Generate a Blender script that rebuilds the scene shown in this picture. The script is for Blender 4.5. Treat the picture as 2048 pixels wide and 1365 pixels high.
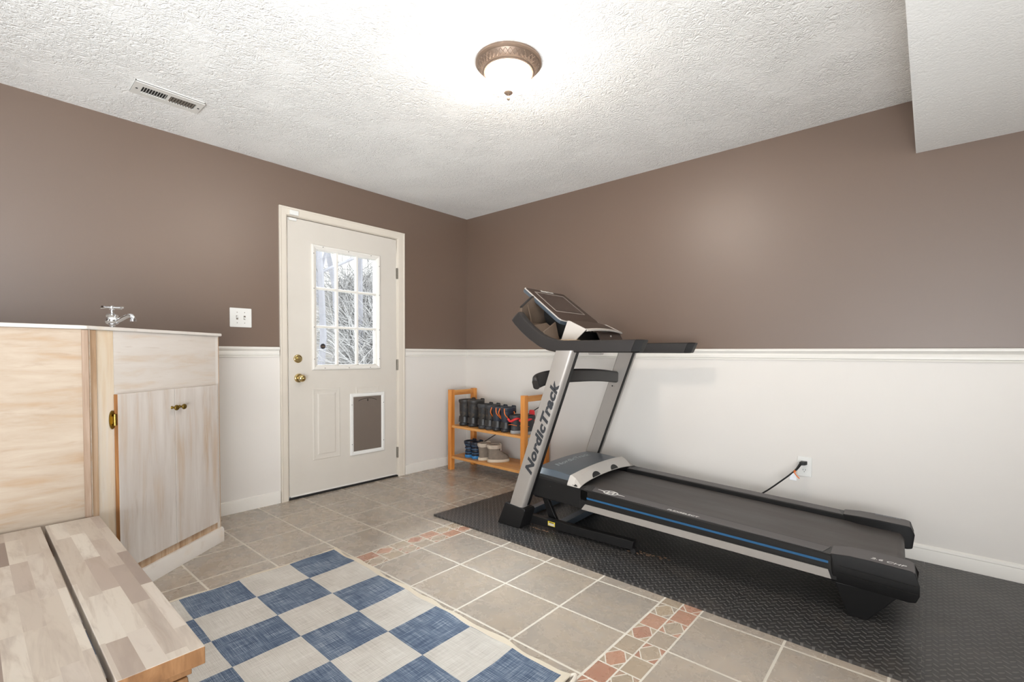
import bpy, bmesh, math, random
from mathutils import Vector, Matrix
for o in list(bpy.data.objects): bpy.data.objects.remove(o)
S = bpy.context.scene
COL = S.collection
PI = math.pi

# ------------------------------------------------------------------ camera
F_PX = 946.262; PITCH = -0.02915; ROLL = 0.00503; YAW = 0.72354
CAMLOC = Vector((3.4713, -3.24196, 1.08013)); SHIFT_PX = 52.34
H = 2.403
fw = Vector((-math.sin(YAW)*math.cos(PITCH), math.cos(YAW)*math.cos(PITCH), math.sin(PITCH)))
rt = Vector((math.cos(YAW), math.sin(YAW), 0)); up = rt.cross(fw)
rt2 = rt*math.cos(ROLL)+up*math.sin(ROLL); up2 = -rt*math.sin(ROLL)+up*math.cos(ROLL)
cd = bpy.data.cameras.new('camera'); cam = bpy.data.objects.new('camera', cd); COL.objects.link(cam)
cam.matrix_world = Matrix(((rt2.x, up2.x, -fw.x, CAMLOC.x), (rt2.y, up2.y, -fw.y, CAMLOC.y), (rt2.z, up2.z, -fw.z, CAMLOC.z), (0, 0, 0, 1)))
cd.sensor_width = 36; cd.lens = F_PX/2048*36; cd.shift_y = SHIFT_PX/2048; cd.clip_start = 0.02; cd.clip_end = 200
S.camera = cam

# ------------------------------------------------------------------ light
S.view_settings.view_transform = 'Standard'; S.view_settings.look = 'None'
S.view_settings.gamma = 1; S.view_settings.exposure = 0.6
W = bpy.data.worlds.new('world'); S.world = W; W.use_nodes = True
W.node_tree.nodes['Background'].inputs[0].default_value = (0.90, 0.95, 1.0, 1)
W.node_tree.nodes['Background'].inputs[1].default_value = 7.6
def portal(name, loc, tgt, sx, sy):   # guides sky light sampling through the door glass and the added wall openings; emits nothing itself
    l = bpy.data.lights.new(name, 'AREA'); l.shape = 'RECTANGLE'; l.size = sx; l.size_y = sy; l.cycles.is_portal = True
    o = bpy.data.objects.new(name, l); COL.objects.link(o); o.location = loc
    o.rotation_euler = (Vector(tgt)-Vector(loc)).to_track_quat('-Z', 'Y').to_euler(); return o
portal('portal_back_fill_a', (1.425, -5.70, 1.10), (1.425, 0, 1.10), 0.45, 1.9)
portal('portal_back_fill_b', (5.55, -5.70, 1.10), (5.55, 0, 1.10), 0.5, 1.9)
portal('portal_side_fill', (6.65, -4.5, 1.10), (0, -4.5, 1.10), 1.8, 1.9)
portal('portal_door_glass', (-0.06, -1.283, 1.42), (3, -1.283, 1.42), 0.54, 0.90)
# area lamp added above the yard to throw cool light onto the tiles
sk_ = bpy.data.lights.new('yard_fill', 'AREA'); sk_.shape = 'RECTANGLE'; sk_.size = 2.2; sk_.size_y = 1.3; sk_.energy = 1700; sk_.color = (0.84, 0.92, 1.0)
so_ = bpy.data.objects.new('yard_fill', sk_); COL.objects.link(so_); so_.location = (-2.1, -0.40, 3.8)
so_.rotation_euler = (Vector((1.35, -1.7, 0.0))-Vector(so_.location)).to_track_quat('-Z', 'Y').to_euler()
# unseen fill lamp added behind the camera to brighten the ceiling
fl_ = bpy.data.lights.new('ceiling_fill', 'AREA'); fl_.shape = 'DISK'; fl_.size = 1.8; fl_.spread = 2.1; fl_.energy = 68; fl_.color = (0.93, 0.97, 1.0)
fo_ = bpy.data.objects.new('ceiling_fill', fl_); COL.objects.link(fo_); fo_.location = (3.6, -4.3, 0.45)
fo_.rotation_euler = (Vector((2.1, -2.5, 2.4))-Vector(fo_.location)).to_track_quat('-Z', 'Y').to_euler()
LAMP_STRENGTH = 68.0

# ------------------------------------------------------------------ node helper
class V:
    def __init__(s, m, sock): s.m = m; s.s = sock
    def _b(s, o, op, rev=False):
        return s.m.math(op, o, s) if rev else s.m.math(op, s, o)
    def __add__(s, o): return s._b(o, 'ADD')
    def __radd__(s, o): return s._b(o, 'ADD')
    def __sub__(s, o): return s._b(o, 'SUBTRACT')
    def __rsub__(s, o): return s._b(o, 'SUBTRACT', True)
    def __mul__(s, o): return s._b(o, 'MULTIPLY')
    def __rmul__(s, o): return s._b(o, 'MULTIPLY')
    def __truediv__(s, o): return s._b(o, 'DIVIDE')
    def __gt__(s, o): return s._b(o, 'GREATER_THAN')
    def __lt__(s, o): return s._b(o, 'LESS_THAN')
    def __mod__(s, o): return s._b(o, 'FLOORED_MODULO')
    def abs(s): return s.m.math('ABSOLUTE', s)
    def floor(s): return s.m.math('FLOOR', s)
    def max(s, o): return s.m.math('MAXIMUM', s, o)
    def min(s, o): return s.m.math('MINIMUM', s, o)
    def fract(s): return s.m.math('FRACT', s)
class Mat:
    def __init__(s, name, rough=0.5, metal=0.0, spec=0.5):
        s.mat = bpy.data.materials.new(name); s.mat.use_nodes = True
        s.nt = s.mat.node_tree; s.b = s.nt.nodes['Principled BSDF']
        s.b.inputs['Roughness'].default_value = rough; s.b.inputs['Metallic'].default_value = metal
        s.b.inputs['Specular IOR Level'].default_value = spec
    def n(s, t): return s.nt.nodes.new(t)
    def link(s, a, inp):
        if isinstance(a, V): s.nt.links.new(a.s, inp)
        elif isinstance(a, (tuple, list)):
            inp.default_value = tuple(a) if len(a) == 3 and inp.type == 'VECTOR' else tuple(a)+((1,) if len(a) == 3 else ())
        else: inp.default_value = a
    def math(s, op, a, b=None, c=None):
        nd = s.n('ShaderNodeMath'); nd.operation = op
        s.link(a, nd.inputs[0])
        if b is not None: s.link(b, nd.inputs[1])
        if c is not None: s.link(c, nd.inputs[2])
        return V(s, nd.outputs[0])
    def obj(s): nd = s.n('ShaderNodeTexCoord'); return V(s, nd.outputs['Object'])
    def xyz(s, v=None):
        v = v or s.obj(); nd = s.n('ShaderNodeSeparateXYZ'); s.link(v, nd.inputs[0]); return [V(s, nd.outputs[i]) for i in range(3)]
    def vec(s, x, y, z=0.0):
        nd = s.n('ShaderNodeCombineXYZ')
        for i, q in enumerate((x, y, z)): s.link(q, nd.inputs[i])
        return V(s, nd.outputs[0])
    def noise(s, v, scale, detail=4, rough=0.55, dist=0.0, col=False):
        nd = s.n('ShaderNodeTexNoise'); s.link(v, nd.inputs['Vector']); nd.inputs['Scale'].default_value = scale
        nd.inputs['Detail'].default_value = detail; nd.inputs['Roughness'].default_value = rough; nd.inputs['Distortion'].default_value = dist
        return V(s, nd.outputs['Color' if col else 'Fac'])
    def voro(s, v, scale, feat='F1', out='Distance', rnd=1.0):
        nd = s.n('ShaderNodeTexVoronoi'); nd.feature = feat; s.link(v, nd.inputs['Vector']); nd.inputs['Scale'].default_value = scale
        nd.inputs['Randomness'].default_value = rnd
        return V(s, nd.outputs[out])
    def white(s, v, out='Value'):
        nd = s.n('ShaderNodeTexWhiteNoise'); s.link(v, nd.inputs['Vector']); return V(s, nd.outputs[out])
    def ramp(s, f, stops, interp='LINEAR'):
        nd = s.n('ShaderNodeValToRGB'); cr = nd.color_ramp; cr.interpolation = interp
        while len(cr.elements) < len(stops): cr.elements.new(0.5)
        for e, (p, c) in zip(cr.elements, stops):
            e.position = p; e.color = tuple(c)+(1,) if isinstance(c, (tuple, list)) else (c, c, c, 1)
        s.link(f, nd.inputs[0]); return V(s, nd.outputs[0])
    def mix(s, f, a, b, mode='MIX'):
        nd = s.n('ShaderNodeMix'); nd.data_type = 'RGBA'; nd.blend_type = mode
        s.link(f, nd.inputs[0]); s.link(a, nd.inputs[6]); s.link(b, nd.inputs[7]); return V(s, nd.outputs[2])
    def smooth(s, f, a, b):
        nd = s.n('ShaderNodeMapRange'); nd.interpolation_type = 'SMOOTHSTEP'; s.link(f, nd.inputs[0])
        nd.inputs[1].default_value = a; nd.inputs[2].default_value = b; return V(s, nd.outputs[0])
    def color(s, c): s.link(c, s.b.inputs['Base Color']); return s
    def rough(s, r): s.link(r, s.b.inputs['Roughness']); return s
    def bump(s, h, strength=0.3, dist=0.01):
        nd = s.n('ShaderNodeBump'); s.link(h, nd.inputs['Height']); nd.inputs['Strength'].default_value = strength; nd.inputs['Distance'].default_value = dist
        s.nt.links.new(nd.outputs[0], s.b.inputs['Normal']); return s
def srgb(r, g, b):
    return tuple(((c/255)/12.92 if c/255 <= 0.04045 else ((c/255+0.055)/1.055)**2.4) for c in (r, g, b))
def plain(name, c, rough=0.5, metal=0.0, spec=0.5, var=0.06, scale=14, bump=0.0):
    m = Mat(name, rough, metal, spec); n = m.noise(m.obj(), scale, 3)
    lo = tuple(x*(1-var) for x in c); hi = tuple(min(1, x*(1+var)) for x in c)
    m.color(m.mix(n, lo, hi))
    if bump: m.bump(m.noise(m.obj(), scale*12, 2), bump, 0.002)
    return m.mat

# ------------------------------------------------------------------ materials
def m_ceiling(name, k=1.0):
    m = Mat(name, 0.75, 0, 0.3); v = m.obj()
    n = m.noise(v, 29, 3, 0.55, 1.6); ridge = 1.0-((n-0.5).abs()*5.0).min(1.0)
    mask = m.smooth(m.noise(v, 3.2, 3), 0.36, 0.58)
    n2 = m.noise(v, 75, 2, 0.5, 1.0); h = ridge*(0.35+0.65*mask)+n2*0.25*mask
    m.color(m.mix(m.noise(v, 2.5, 2), srgb(232, 231, 228), srgb(238, 237, 234))); m.bump(h, 0.5*k, 0.012)
    return m.mat
M_CEIL = m_ceiling('stomp_textured_white_ceiling')
M_SOFFIT = m_ceiling('smooth_white_ceiling', 0.25)
def m_wall():
    m = Mat('satin_brown_paint', 0.43, 0, 0.8); v = m.obj()
    m.color(m.mix(m.noise(v, 1.3, 4), srgb(101, 81, 67), srgb(107, 86, 71)))
    m.b.inputs['Coat Weight'].default_value = 0.7; m.b.inputs['Coat Roughness'].default_value = 0.46
    m.bump(m.noise(v, 260, 2), 0.10, 0.002); return m.mat
M_BROWN = m_wall()
M_WHITE = plain('white_wainscot_paint', srgb(219, 214, 208), 0.42, spec=0.45, var=0.015, scale=3, bump=0.06)
M_TRIM = plain('white_trim_gloss', srgb(224, 220, 213), 0.32, var=0.015, scale=4)
M_CASING = plain('aged_cream_casing', srgb(212, 203, 190), 0.4, var=0.04, scale=6)
def m_door():
    m = Mat('cream_steel_door_paint', 0.42, 0, 0.4); v = m.obj()
    m.color(m.mix(m.noise(v, 5, 5), srgb(203, 196, 186), srgb(211, 205, 196))); m.bump(m.noise(v, 180, 2), 0.05, 0.002); return m.mat
M_DOOR = m_door()
M_PVC = plain('white_plastic', srgb(225, 224, 220), 0.35, var=0.01)
def m_floor():
    m = Mat('slate_look_ceramic_tile', 0.3, 0, 1.0)
    x, y, z = m.xyz(); P = 0.307; SW = 0.1635; x1 = 1.2235; x2 = 2.6165
    yy = y-x*0.022+1.352
    in1 = (x > x1)*(x < x1+SW); in2 = (x > x2)*(x < x2+SW); ins = in1+in2
    xs = x-(x > x1+SW)*SW-(x > x2+SW)*SW+(0.004)
    def cells(u, v, pu, pv):
        cu = u/pu; cv = v/pv; fu = (cu-(cu).floor()-0.5).abs(); fv = (cv-cv.floor()-0.5).abs()
        du = (0.5-fu)*pu; dv = (0.5-fv)*pv
        return cu.floor(), cv.floor(), du, dv
    iu, iv, du, dv = cells(xs, yy, P, 0.3087)
    dbig = du.min(dv)
    # mosaic strip: two columns of small squares, every other one with an inset lozenge
    sx = m.math('ADD', (x-x1)*in1, (x-x2)*in2)
    a = SW/2; b = 0.1029
    ju, jv, eu, ev = cells(sx, yy+ju_off(m, sx, a, b), a, b)
    dsm = eu.min(ev)
    alt = ((ju+jv) % 2.0)
    lu = ((sx/a)-(sx/a).floor()-0.5).abs()*2.0; yv = (yy+ju_off(m, sx, a, b))/b; lv = (yv-yv.floor()-0.5).abs()*2.0
    loz = (1.0-(lu*0.95+lv*0.80)).abs()
    inloz = (1.0-(lu*0.95+lv*0.80)) > 0.0
    g_loz = (loz < 0.055)*alt
    grout_strip = (dsm < 0.0030).__add__(g_loz).min(1.0)
    grout_big = dbig < 0.0043
    bord = ((x-x1).abs() < 0.0035)+((x-x1-SW).abs() < 0.0035)+((x-x2).abs() < 0.0035)+((x-x2-SW).abs() < 0.0035)
    grout = (grout_big*(1.0-ins)+grout_strip*ins+bord).min(1.0)
    # body colour
    tid = m.white(m.vec(iu, iv, 0.0)); v = m.vec(x+tid*7.0, y+tid*3.0, z)
    n1 = m.noise(v, 4.5, 6, 0.62, 0.6); n2 = m.noise(v, 13, 5, 0.65, 0.5)
    c = m.ramp(n1, [(0.28, srgb(150, 142, 134)), (0.45, srgb(158, 148, 137)), (0.58, srgb(168, 154, 138)), (0.75, srgb(162, 157, 152))])
    c = m.mix(m.smooth(n2, 0.35, 0.75)*0.55, c, srgb(170, 156, 140)); c = m.mix(0.25*1.0, c, m.mix(tid, srgb(140, 130, 120), srgb(172, 158, 142)))
    sid = m.white(m.vec(ju, jv+inloz*alt*31.0, 3.0))
    cs = m.ramp(sid, [(0.0, srgb(158, 104, 84)), (0.36, srgb(178, 132, 108)), (0.40, srgb(150, 138, 122)), (0.7, srgb(170, 152, 128)), (1.0, srgb(140, 132, 124))])
    cs = m.mix(m.noise(v, 22, 4)*0.5, cs, srgb(176, 156, 136))
    body = m.mix(ins, c, cs)
    m.color(m.mix(grout, body, srgb(204, 196, 182)))
    crack = m.noise(v, 6, 4, 0.5, 2.5); rid = ((crack-0.5).abs()*40.0).min(1.0)
    h = n2*0.35+rid*0.25*m.smooth(m.noise(v, 3, 2), 0.45, 0.6)
    edge = (dbig*120.0).min(1.0)*(1.0-ins)+(dsm*160.0).min(1.0)*ins
    m.bump((h+edge*1.2)*(1.0-grout), 0.25, 0.003)
    m.rough(m.mix(grout, m.ramp(n2, [(0.3, 0.20), (0.7, 0.34)]), (0.8, 0.8, 0.8))); return m.mat
def ju_off(m, sx, a, b): return (sx/a).floor()*0.0
M_FLOOR = m_floor()

def m_whitewash(name, sc, seed=0.0, tan=0.5, base=(214, 204, 192), hi=(214, 208, 202)):
    m = Mat(name, 0.6, 0, 0.3); x, y, z = m.xyz()
    v = m.vec(x*sc[0]+seed, y*sc[1], z*sc[2]+seed*0.7)
    n = m.noise(v, 1.0, 6, 0.6, 0.35); n2 = m.noise(v, 3.1, 5, 0.6, 0.2)
    c = m.ramp(n, [(0.22, srgb(base[0]*0.87, base[1]*0.76, base[2]*0.65)), (0.29+0.12*tan, srgb(base[0]*0.97, base[1]*0.92, base[2]*0.86)), (0.42+0.1*tan, srgb(*base)), (0.75, srgb(*hi))])
    c = m.mix(m.smooth(n2, 0.55, 0.78)*0.55, c, srgb(base[0]*0.88, base[1]*0.84, base[2]*0.80))
    big = m.noise(m.vec(x*1.7+seed, y*1.7, z*1.7), 1.0, 3); c = m.mix(m.smooth(big, 0.45, 0.7)*0.35, c, srgb(base[0]*0.96, base[1]*0.945, base[2]*0.925))
    m.color(c); m.bump(m.noise(v, 6, 4), 0.12, 0.002); return m.mat
M_WW_PANEL = m_whitewash('whitewashed_plywood', (4, 1.8, 22), 3.0, 0.5, (172, 155, 137), (186, 172, 156))
M_WW_RAIL = m_whitewash('brushed_whitewash_rail', (2.2, 3, 17), 8.1, 0.42, (206, 198, 190))
M_WW_DOOR = m_whitewash('brushed_whitewash_door', (17, 9, 1.5), 5.3, 0.38, (198, 189, 181))
M_WW_WHITE = m_whitewash('white_painted_pine', (5, 5, 5), 1.3, 0.12, (214, 208, 201))
def m_pine(name, c0, c1, c2, sc=(14, 14, 1.3), seed=0.0):
    m = Mat(name, 0.42, 0, 0.4); x, y, z = m.xyz(); v = m.vec(x*sc[0]+seed, y*sc[1]+seed, z*sc[2])
    n = m.noise(v, 1.2, 5, 0.6, 0.6); n2 = m.noise(v, 5, 4)
    c = m.ramp(n, [(0.3, c0), (0.5, c1), (0.7, c2)]); c = m.mix(m.smooth(n2, 0.55, 0.8)*0.4, c, c0); m.color(c); return m.mat
M_BAREPINE = m_pine('bare_pine_trim', srgb(150, 114, 82), srgb(190, 160, 130), srgb(208, 184, 160), (30, 30, 1.2))
M_DARKEDGE = m_pine('raw_brown_door_edge', srgb(96, 62, 34), srgb(142, 96, 54), srgb(168, 122, 76), (40, 40, 1.5))
M_RACK_V = m_pine('oiled_pine_upright', srgb(182, 106, 42), srgb(208, 134, 62), srgb(222, 156, 84))
M_RACK_H = m_pine('oiled_pine_board', srgb(186, 122, 60), srgb(212, 152, 86), srgb(226, 176, 114), (1.4, 16, 16))
def m_butcher(name, w, x0, seed):
    m = Mat(name, 0.38, 0, 0.42); x, y, z = m.xyz()
    row = ((y+5.0)/w).floor(); off = m.white(m.vec(row, seed, 0.0)); ln = 0.26+0.16*off
    cx = (x-x0+off*1.7)/ln; cell = cx.floor(); r = m.white(m.vec(row, cell, seed+2.0)); r2 = m.white(m.vec(cell, row, seed+5.0))
    v = m.vec(x*3.5+r*9.0, y*26.0+r2*7.0, 0.0); g = m.noise(v, 1.0, 6, 0.6, 1.4)
    v2 = m.vec(x*2.2+r*5.0, y*9.0+r2*4.0, 0.0); cloud = m.noise(v2, 1.3, 4, 0.6, 1.0)
    c = m.ramp(r, [(0.0, srgb(206, 198, 187)), (0.30, srgb(192, 181, 168)), (0.55, srgb(180, 168, 156)), (0.72, srgb(196, 186, 175)), (0.86, srgb(166, 151, 140)), (1.0, srgb(126, 110, 102))])
    c = m.mix(m.smooth(g, 0.48, 0.72)*0.6, c, srgb(160, 144, 130)); c = m.mix(m.smooth(cloud, 0.46, 0.72)*0.55, c, srgb(150, 136, 126))
    kn = m.voro(m.vec(x*1.0, y*2.2, seed), 3.3); c = m.mix(1.0-m.smooth(kn, 0.02, 0.075), c, srgb(116, 88, 70))
    ex = (cx-cx.floor()); m.color(c); m.bump(g, 0.06, 0.002); return m.mat
M_BUTCHER = m_butcher('acacia_butcher_block', 0.0395, 0.9, 1.0)
M_ENDGRAIN = m_pine('acacia_end_grain', srgb(88, 60, 38), srgb(116, 82, 52), srgb(134, 98, 66), (2, 26, 6))
M_RUGB = None
def m_rug():
    m = Mat('blue_and_cream_checked_flatweave', 0.95, 0, 0.1); x, y, z = m.xyz()
    sx = 0.2158; sy = 0.2365; wob = (m.noise(m.obj(), 3.0, 2)-0.5)*0.012
    cu = (x-1.066+wob)/sx; cv = (y+1.975+wob)/sy
    chk = (cu.floor()+cv.floor()) % 2.0
    border = ((x-1.066) < 0.0)+((x-2.577) > 0.0)+((y+1.975) > 0.0); border = border.min(1.0)
    wx = m.noise(m.vec(x*9.0, y*420.0, 0.0), 1.0, 3, 0.6); wy = m.noise(m.vec(x*420.0, y*9.0, 0.0), 1.0, 3, 0.6)
    weave = m.noise(m.vec(x*600.0, y*600.0, 0.0), 1.0, 1)
    f = (wx*0.5+wy*0.5); big = m.noise(m.obj(), 8, 3)
    blue = m.ramp(f+(big-0.5)*0.25, [(0.36, srgb(62, 74, 94)), (0.5, srgb(90, 104, 124)), (0.62, srgb(148, 156, 166))])
    cream = m.ramp(f+(big-0.5)*0.3, [(0.36, srgb(172, 166, 158)), (0.5, srgb(190, 185, 177)), (0.65, srgb(206, 202, 195))])
    c = m.mix(m.math('MULTIPLY', (chk > 0.5), 1.0), cream, blue); c = m.mix(border, c, srgb(205, 194, 176))
    m.color(c); m.bump(wx+wy*0.6+weave*0.4, 0.5, 0.003); return m.mat
M_RUG = m_rug()
def m_mat():
    m = Mat('diamond_tread_rubber', 0.36, 0, 0.7); x, y, z = m.xyz(); p = 0.026
    X = (x*0.7071+y*0.7071)/p; Y = (y*0.7071-x*0.7071)/p
    def loz(X, Y, ln, wd):
        fx = (X-X.floor()-0.5).abs(); fy = (Y-Y.floor()-0.5).abs()
        return 1.0-m.smooth((fx/ln)*(fx/ln)+(fy/wd)*(fy/wd), 0.55, 1.0)
    par = ((X.floor()+Y.floor()) % 2.0)
    h = loz(X, Y, 0.52, 0.17)*par+loz(X, Y, 0.17, 0.52)*(1.0-par)
    n = m.noise(m.obj(), 5, 3); nn = m.noise(m.obj(), 3.1, 3)
    c = m.mix(n, srgb(38, 37, 38), srgb(54, 52, 50)); c = m.mix(h*0.5, c, srgb(112, 108, 105))
    c = m.mix(m.smooth(nn, 0.5, 0.72)*0.25, c, srgb(104, 94, 84))
    m.color(c); m.bump(h, 0.7, 0.004); m.rough(m.ramp(n, [(0.3, 0.36), (0.7, 0.46)])); return m.mat
M_MAT = m_mat()
# treadmill
M_BLK = plain('black_plastic', srgb(19, 18, 18), 0.38, spec=0.4, var=0.15)
M_BLK2 = plain('charcoal_textured_plastic', srgb(22, 21, 21), 0.5, spec=0.3, var=0.1, bump=0.2, scale=30)
M_GREYTOP = plain('dark_grey_rail_plastic', srgb(84, 80, 80), 0.48, var=0.06, bump=0.15, scale=30)
M_SILVER = plain('silver_painted_steel', srgb(160, 154, 148), 0.36, metal=0.35, var=0.03)
M_SILTRIM = plain('light_silver_plastic', srgb(186, 180, 173), 0.45, var=0.03)
M_HOOD = plain('slate_grey_plastic', srgb(72, 80, 88), 0.34, spec=0.6, var=0.06)
M_GRIP = plain('dark_grip_foam', srgb(40, 37, 36), 0.42, spec=0.5, var=0.06, bump=0.1, scale=40)
M_TRAY = plain('taupe_tray_plastic', srgb(92, 78, 66), 0.45, var=0.08)
M_SCREEN = plain('dark_glass', srgb(60, 52, 50), 0.14, spec=0.6, var=0.03)
M_BEZEL = plain('espresso_console_face', srgb(66, 54, 48), 0.4, var=0.1)
def m_belt():
    m = Mat('worn_black_running_belt', 0.5, 0, 0.4); x, y, z = m.xyz(); n = m.noise(m.vec(x*1.2, y*6.0, 0.0), 1.5, 4, 0.6)
    c = m.mix(n, srgb(58, 55, 54), srgb(86, 80, 76)); c = m.mix(m.smooth(m.noise(m.obj(), 70, 3), 0.66, 0.8)*0.3, c, srgb(128, 116, 104))
    m.color(c); m.bump(m.noise(m.obj(), 500, 2), 0.25, 0.001); m.rough(m.ramp(n, [(0.3, 0.38), (0.7, 0.55)])); return m.mat
M_BELT = m_belt()
M_BLUE = plain('blue_accent_strip', srgb(28, 82, 122), 0.35, var=0.05)
M_LETTER = plain('white_print', srgb(226, 224, 220), 0.5, var=0.01)
M_LETGREY = plain('pale_grey_print', srgb(160, 166, 170), 0.5, var=0.01)
M_LETDARK = plain('charcoal_print', srgb(48, 50, 54), 0.5, var=0.02)
M_YELLOW = plain('yellow_warning_sticker', srgb(214, 190, 50), 0.5, var=0.05)
M_CHROME = plain('chrome', (0.75, 0.75, 0.76), 0.10, metal=1.0, var=0.02)
M_BRASS = plain('polished_brass', srgb(206, 184, 132), 0.16, metal=1.0, var=0.05)
M_OLDBRASS = plain('antique_brass', srgb(140, 116, 56), 0.3, metal=1.0, var=0.15)
M_HINGE = plain('dull_steel_hinge', srgb(130, 124, 114), 0.4, metal=0.7, var=0.08)
M_NICKEL = plain('champagne_lamp_metal', srgb(128, 110, 96), 0.38, metal=0.55, var=0.08)
M_VENTBLK = plain('dark_duct', srgb(40, 38, 36), 0.8)
M_VENT = plain('white_vent_enamel', srgb(214, 212, 206), 0.4, var=0.02)
M_FLAP = plain('smoked_flap_vinyl', srgb(112, 101, 92), 0.42, var=0.04)
M_DARK = plain('near_black', srgb(22, 20, 19), 0.6)
M_DECAL = plain('dark_decal', srgb(46, 44, 46), 0.5)
M_ORANGE = plain('orange_twist_tie', srgb(236, 118, 40), 0.5)
M_TAG = plain('clear_white_tag', srgb(224, 226, 232), 0.4)
M_DIRT = plain('brown_debris', srgb(92, 72, 56), 0.9, var=0.4, scale=120)
M_STAIN = plain('brown_dust_patch', srgb(84, 66, 52), 0.9, var=0.4, scale=60)
def m_glass():
    m = Mat('clear_glass', 0.0, 0, 0.5); nt = m.nt; nt.nodes.remove(m.b); out = [n for n in nt.nodes if n.type == 'OUTPUT_MATERIAL'][0]
    t = nt.nodes.new('ShaderNodeBsdfTransparent'); t.inputs[0].default_value = (0.96, 0.98, 0.98, 1); g = nt.nodes.new('ShaderNodeBsdfGlossy'); g.inputs['Roughness'].default_value = 0.02
    mx = nt.nodes.new('ShaderNodeMixShader'); fr = nt.nodes.new('ShaderNodeFresnel'); fr.inputs[0].default_value = 1.45
    nt.links.new(fr.outputs[0], mx.inputs[0]); nt.links.new(t.outputs[0], mx.inputs[1]); nt.links.new(g.outputs[0], mx.inputs[2]); nt.links.new(mx.outputs[0], out.inputs[0]); return m.mat
M_GLASS = m_glass()
def m_bowl():
    m = Mat('lit_frosted_bowl', 0.4); m.color(srgb(250, 240, 225)); m.b.inputs['Emission Color'].default_value = (1.0, 0.88, 0.76, 1); m.b.inputs['Emission Strength'].default_value = LAMP_STRENGTH; return m.mat
M_BOWL = m_bowl()
M_BARK = plain('pale_winter_bark', srgb(96, 94, 97), 0.9, var=0.25, scale=5)
M_TWIG = plain('pale_winter_twigs', srgb(106, 103, 101), 0.9, var=0.3, scale=3)
def m_ground():
    m = Mat('leaf_littered_slope', 0.95, 0, 0.2); v = m.obj(); n = m.noise(v, 6, 6, 0.7); c = m.ramp(n, [(0.35, srgb(82, 78, 74)), (0.5, srgb(104, 99, 94)), (0.65, srgb(124, 120, 116))]); m.color(c); return m.mat
M_GROUND = m_ground()

# ------------------------------------------------------------------ mesh helpers
def tag(o, label=None, cat=None, group=None, kind=None):
    if label: o['label'] = label
    if cat: o['category'] = cat
    if group: o['group'] = group
    if kind: o['kind'] = kind
    return o
def empty(name, loc=(0, 0, 0), rz=0.0, **k):
    o = bpy.data.objects.new(name, None); COL.objects.link(o); o.location = loc; o.rotation_euler = (0, 0, rz); o.empty_display_size = 0.05
    return tag(o, **k)
def worldmat(o):
    m = Matrix.Translation(o.location) @ o.rotation_euler.to_matrix().to_4x4()
    return worldmat(o.parent) @ m if o.parent else m
def obj(name, bm, mats, parent=None, bevel=0.0, seg=2, world=False, angle=35, **k):
    if not isinstance(mats, (list, tuple)): mats = [mats]
    me = bpy.data.meshes.new(name); bmesh.ops.recalc_face_normals(bm, faces=bm.faces[:]); bm.to_mesh(me); bm.free()
    for mm in mats: me.materials.append(mm)
    o = bpy.data.objects.new(name, me); COL.objects.link(o)
    if parent:
        o.parent = parent
        if world: me.transform(worldmat(parent).inverted())
    me.shade_smooth(); me.set_sharp_from_angle(angle=math.radians(angle))
    if bevel:
        b = o.modifiers.new('bevel', 'BEVEL'); b.width = bevel; b.segments = seg; b.limit_method = 'ANGLE'; b.angle_limit = math.radians(30); b.harden_normals = True
    return tag(o, **k)
def BM(): return bmesh.new()
def box(bm, x0, x1, y0, y1, z0, z1, mi=0):
    vs = [bm.verts.new((x, y, z)) for z in (z0, z1) for y in (y0, y1) for x in (x0, x1)]
    fs = [(0, 2, 3, 1), (4, 5, 7, 6), (0, 1, 5, 4), (2, 6, 7, 3), (0, 4, 6, 2), (1, 3, 7, 5)]
    out = []
    for f in fs:
        ff = bm.faces.new([vs[i] for i in f]); ff.material_index = mi; out.append(ff)
    return vs
def B(x0, x1, y0, y1, z0, z1): bm = BM(); box(bm, x0, x1, y0, y1, z0, z1); return bm
def hexa(bm, pts, mi=0):   # 8 points: bottom 4 (ccw), top 4
    vs = [bm.verts.new(p) for p in pts]
    for f in [(3, 2, 1, 0), (4, 5, 6, 7), (0, 1, 5, 4), (1, 2, 6, 5), (2, 3, 7, 6), (3, 0, 4, 7)]: bm.faces.new([vs[i] for i in f]).material_index = mi
def prism(bm, poly, fn, a, b, mi=0):   # fn(p, q, t) -> xyz
    A = [bm.verts.new(fn(p[0], p[1], a)) for p in poly]; Bv = [bm.verts.new(fn(p[0], p[1], b)) for p in poly]
    n = len(poly)
    for f in (A[::-1], Bv):
        ff = bm.faces.new(f); ff.material_index = mi
    for i in range(n): bm.faces.new([A[i], A[(i+1) % n], Bv[(i+1) % n], Bv[i]]).material_index = mi
def XZ(p, q, t): return (p, t, q)
def YZ(p, q, t): return (t, p, q)
def XY(p, q, t): return (p, q, t)
def loft(bm, rings, cap=True, closed=True, mi=0):
    R = [[bm.verts.new(p) for p in r] for r in rings]; n = len(R[0])
    for a, b in zip(R[:-1], R[1:]):
        for i in range(n if closed else n-1): bm.faces.new([a[i], a[(i+1) % n], b[(i+1) % n], b[i]]).material_index = mi
    if cap and closed:
        bm.faces.new(R[0][::-1]).material_index = mi; bm.faces.new(R[-1]).material_index = mi
    return R
def tube(bm, pts, rad, n=10, mi=0):
    pts = [Vector(p) for p in pts]; rings = []; prev = None
    for i, p in enumerate(pts):
        t = (pts[min(i+1, len(pts)-1)]-pts[max(i-1, 0)]).normalized()
        if prev is None: a = t.orthogonal().normalized()
        else: a = (prev-t*prev.dot(t)).normalized()
        prev = a; b = t.cross(a); r = rad[i] if isinstance(rad, (list, tuple)) else rad
        rings.append([p+(a*math.cos(2*PI*k/n)+b*math.sin(2*PI*k/n))*r for k in range(n)])
    loft(bm, rings, mi=mi)
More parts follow.
